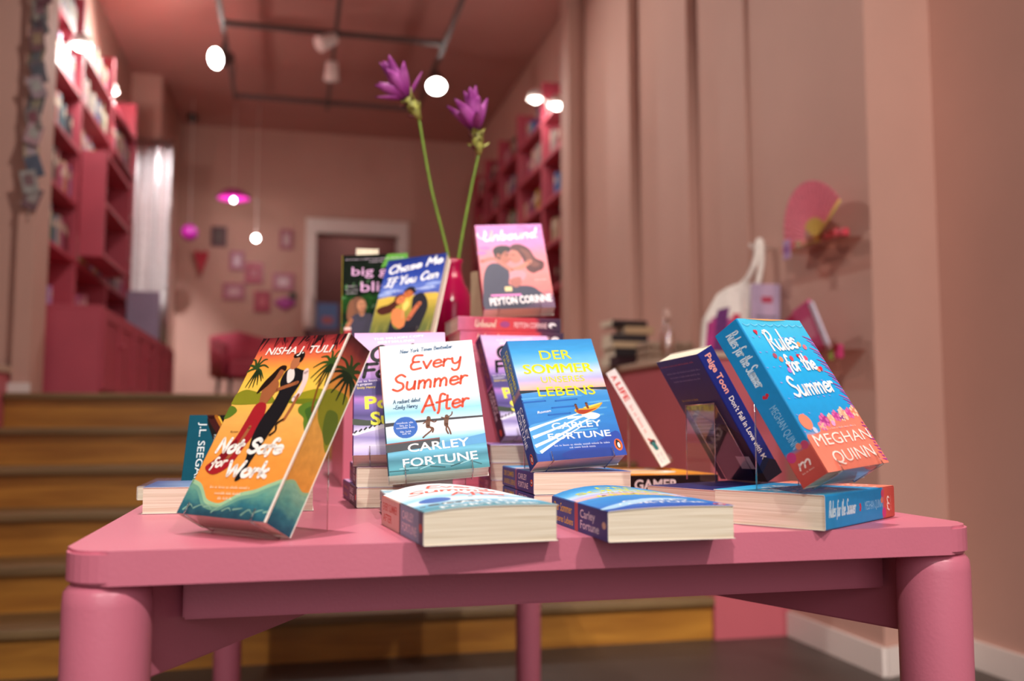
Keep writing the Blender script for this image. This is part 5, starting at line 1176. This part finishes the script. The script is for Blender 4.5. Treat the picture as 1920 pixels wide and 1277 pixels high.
# clear wall ledges
ACP = clear('acrylic_pinkish', '#f2dcd6')
def ledge(label, y0, y1, z):
    bm = bmesh.new(); add_box(bm, 1.87, 1.983, y0, y1, z - .004, z); add_box(bm, 1.87, 1.874, y0, y1, z, z + .022)
    o = mesh_obj('wall_ledge', bm, ACP); tag(o, label, 'shelf'); return o
ledge('upper clear acrylic ledge on the right wall, under the pink fan', 2.93, 3.30, 1.525)
ledge('lower clear acrylic ledge on the right wall, holding pink booklets', 2.93, 3.30, 1.118)
# folding fan
FANP = paint('fan_pink', '#ee7f94', .6, .12, 60); FANY = paint('fan_yellow', '#d8b45a', .6, .1, 40)
fn = empty('folding_fan', (1.915, 3.10, 1.565), (R(0), R(-10), 0), 'open pink folding fan with yellow ribs on the upper wall ledge', 'fan')
def sector(r0, r1, a0, a1, n, m, name, off=0):
    bm = bmesh.new(); prev = None
    for i in range(n + 1):
        a = R(a0 + (a1 - a0) * i / n); ro = r1 * (1 + .012 * (i % 2)); dx = .004 * (i % 2) + off
        cur = [bm.verts.new((dx, r * math.cos(a), r * math.sin(a))) for r in (r0, ro)]
        if prev: bm.faces.new((prev[0], prev[1], cur[1], cur[0]))
        prev = cur
    o = mesh_obj(name, bm, m, fn); md = o.modifiers.new('s', 'SOLIDIFY'); md.thickness = .0012; return o
sector(.085, .225, 153, -2, 40, FANP, 'leaf'); sector(.012, .088, 150, 50, 16, FANY, 'rib_fan', -.001)
bm = bmesh.new(); a = R(154); add_tube(bm, [(-.004, 0, 0), (-.004, .228 * math.cos(a), .228 * math.sin(a))], .005); add_tube(bm, [(-.004, 0, 0), (-.004, .228 * math.cos(R(-1)), .228 * math.sin(R(-1)))], .005); mesh_obj('guard_stick', bm, FANY, fn)
fn.rotation_euler = (R(-3), R(-12), 0); fn.location = (1.925, 3.13, 1.545)
def small(name, label, cat, loc, sz, col, rot=(0, 0, 0), extra=None, group=None):
    bm = bmesh.new(); add_box(bm, -sz[0] / 2, sz[0] / 2, -sz[1] / 2, sz[1] / 2, 0, sz[2], min(sz) * .2)
    m = [paint('item_' + col[1:], col, .5, .15, 40)]
    if extra:
        m.append(paint('item_' + extra[1:], extra, .5)); add_box(bm, -sz[0] / 2 - .0006, -sz[0] / 2, -sz[1] * .3, sz[1] * .3, sz[2] * .3, sz[2] * .7, 0, 1)
    o = mesh_obj(name, bm, m); o.location = loc; o.rotation_euler = deg(*rot); return tag(o, label, cat, group)
small('price_card', 'small lilac price card on the front of the upper ledge', 'price card', (1.862, 3.24, 1.49), (.003, .05, .075), '#b894c4', (0, 0, 0), '#8a4a9a')
for k, c in enumerate(('#c8384a', '#d84a5a', '#c03040')):
    small('lip_balm', 'small red box on the upper ledge, %s of three beside the fan' % ('nearest', 'middle', 'farthest')[k], 'box', (1.925, 2.955 + .045 * k, 1.5262), (.03, .036, .03 + .006 * (k % 2)), c)
small('pencil_case', 'yellow green strip on the upper ledge below the fan', 'stationery', (1.905, 3.15, 1.5262), (.02, .12, .014), '#b09a3a')
small('paper_tag', 'pale green tag below the fan on the upper ledge', 'tag', (1.89, 3.205, 1.5262), (.008, .03, .03), '#8aa04a')
for k, (c, y, lb) in enumerate((('#c02a5e', 3.24, 'dark rose booklet at the back of the lower ledge'), ('#d85a8e', 3.10, 'pink booklet with lettered cover in the middle of the lower ledge'))):
    small('booklet', lb, 'booklet', (1.905 + .02 * (k == 0), y, 1.119), (.012, .13, .19 - .03 * (k == 0)), c, (-14, -14, 0), '#e890b0')
small('booklet', 'white edged booklet nearest on the lower ledge', 'booklet', (1.895, 3.015, 1.119), (.01, .025, .19), '#d4cce0', (-14, -14, 0))
small('tag_bow', 'magenta bow hanging at the near end of the lower ledge', 'bow', (1.885, 2.945, 1.085), (.02, .035, .05), '#c02a68')
small('paper_tag', 'pale green tag at the near end of the lower ledge', 'tag', (1.88, 2.985, 1.085), (.008, .025, .04), '#9ab04a', (20, 0, 0))
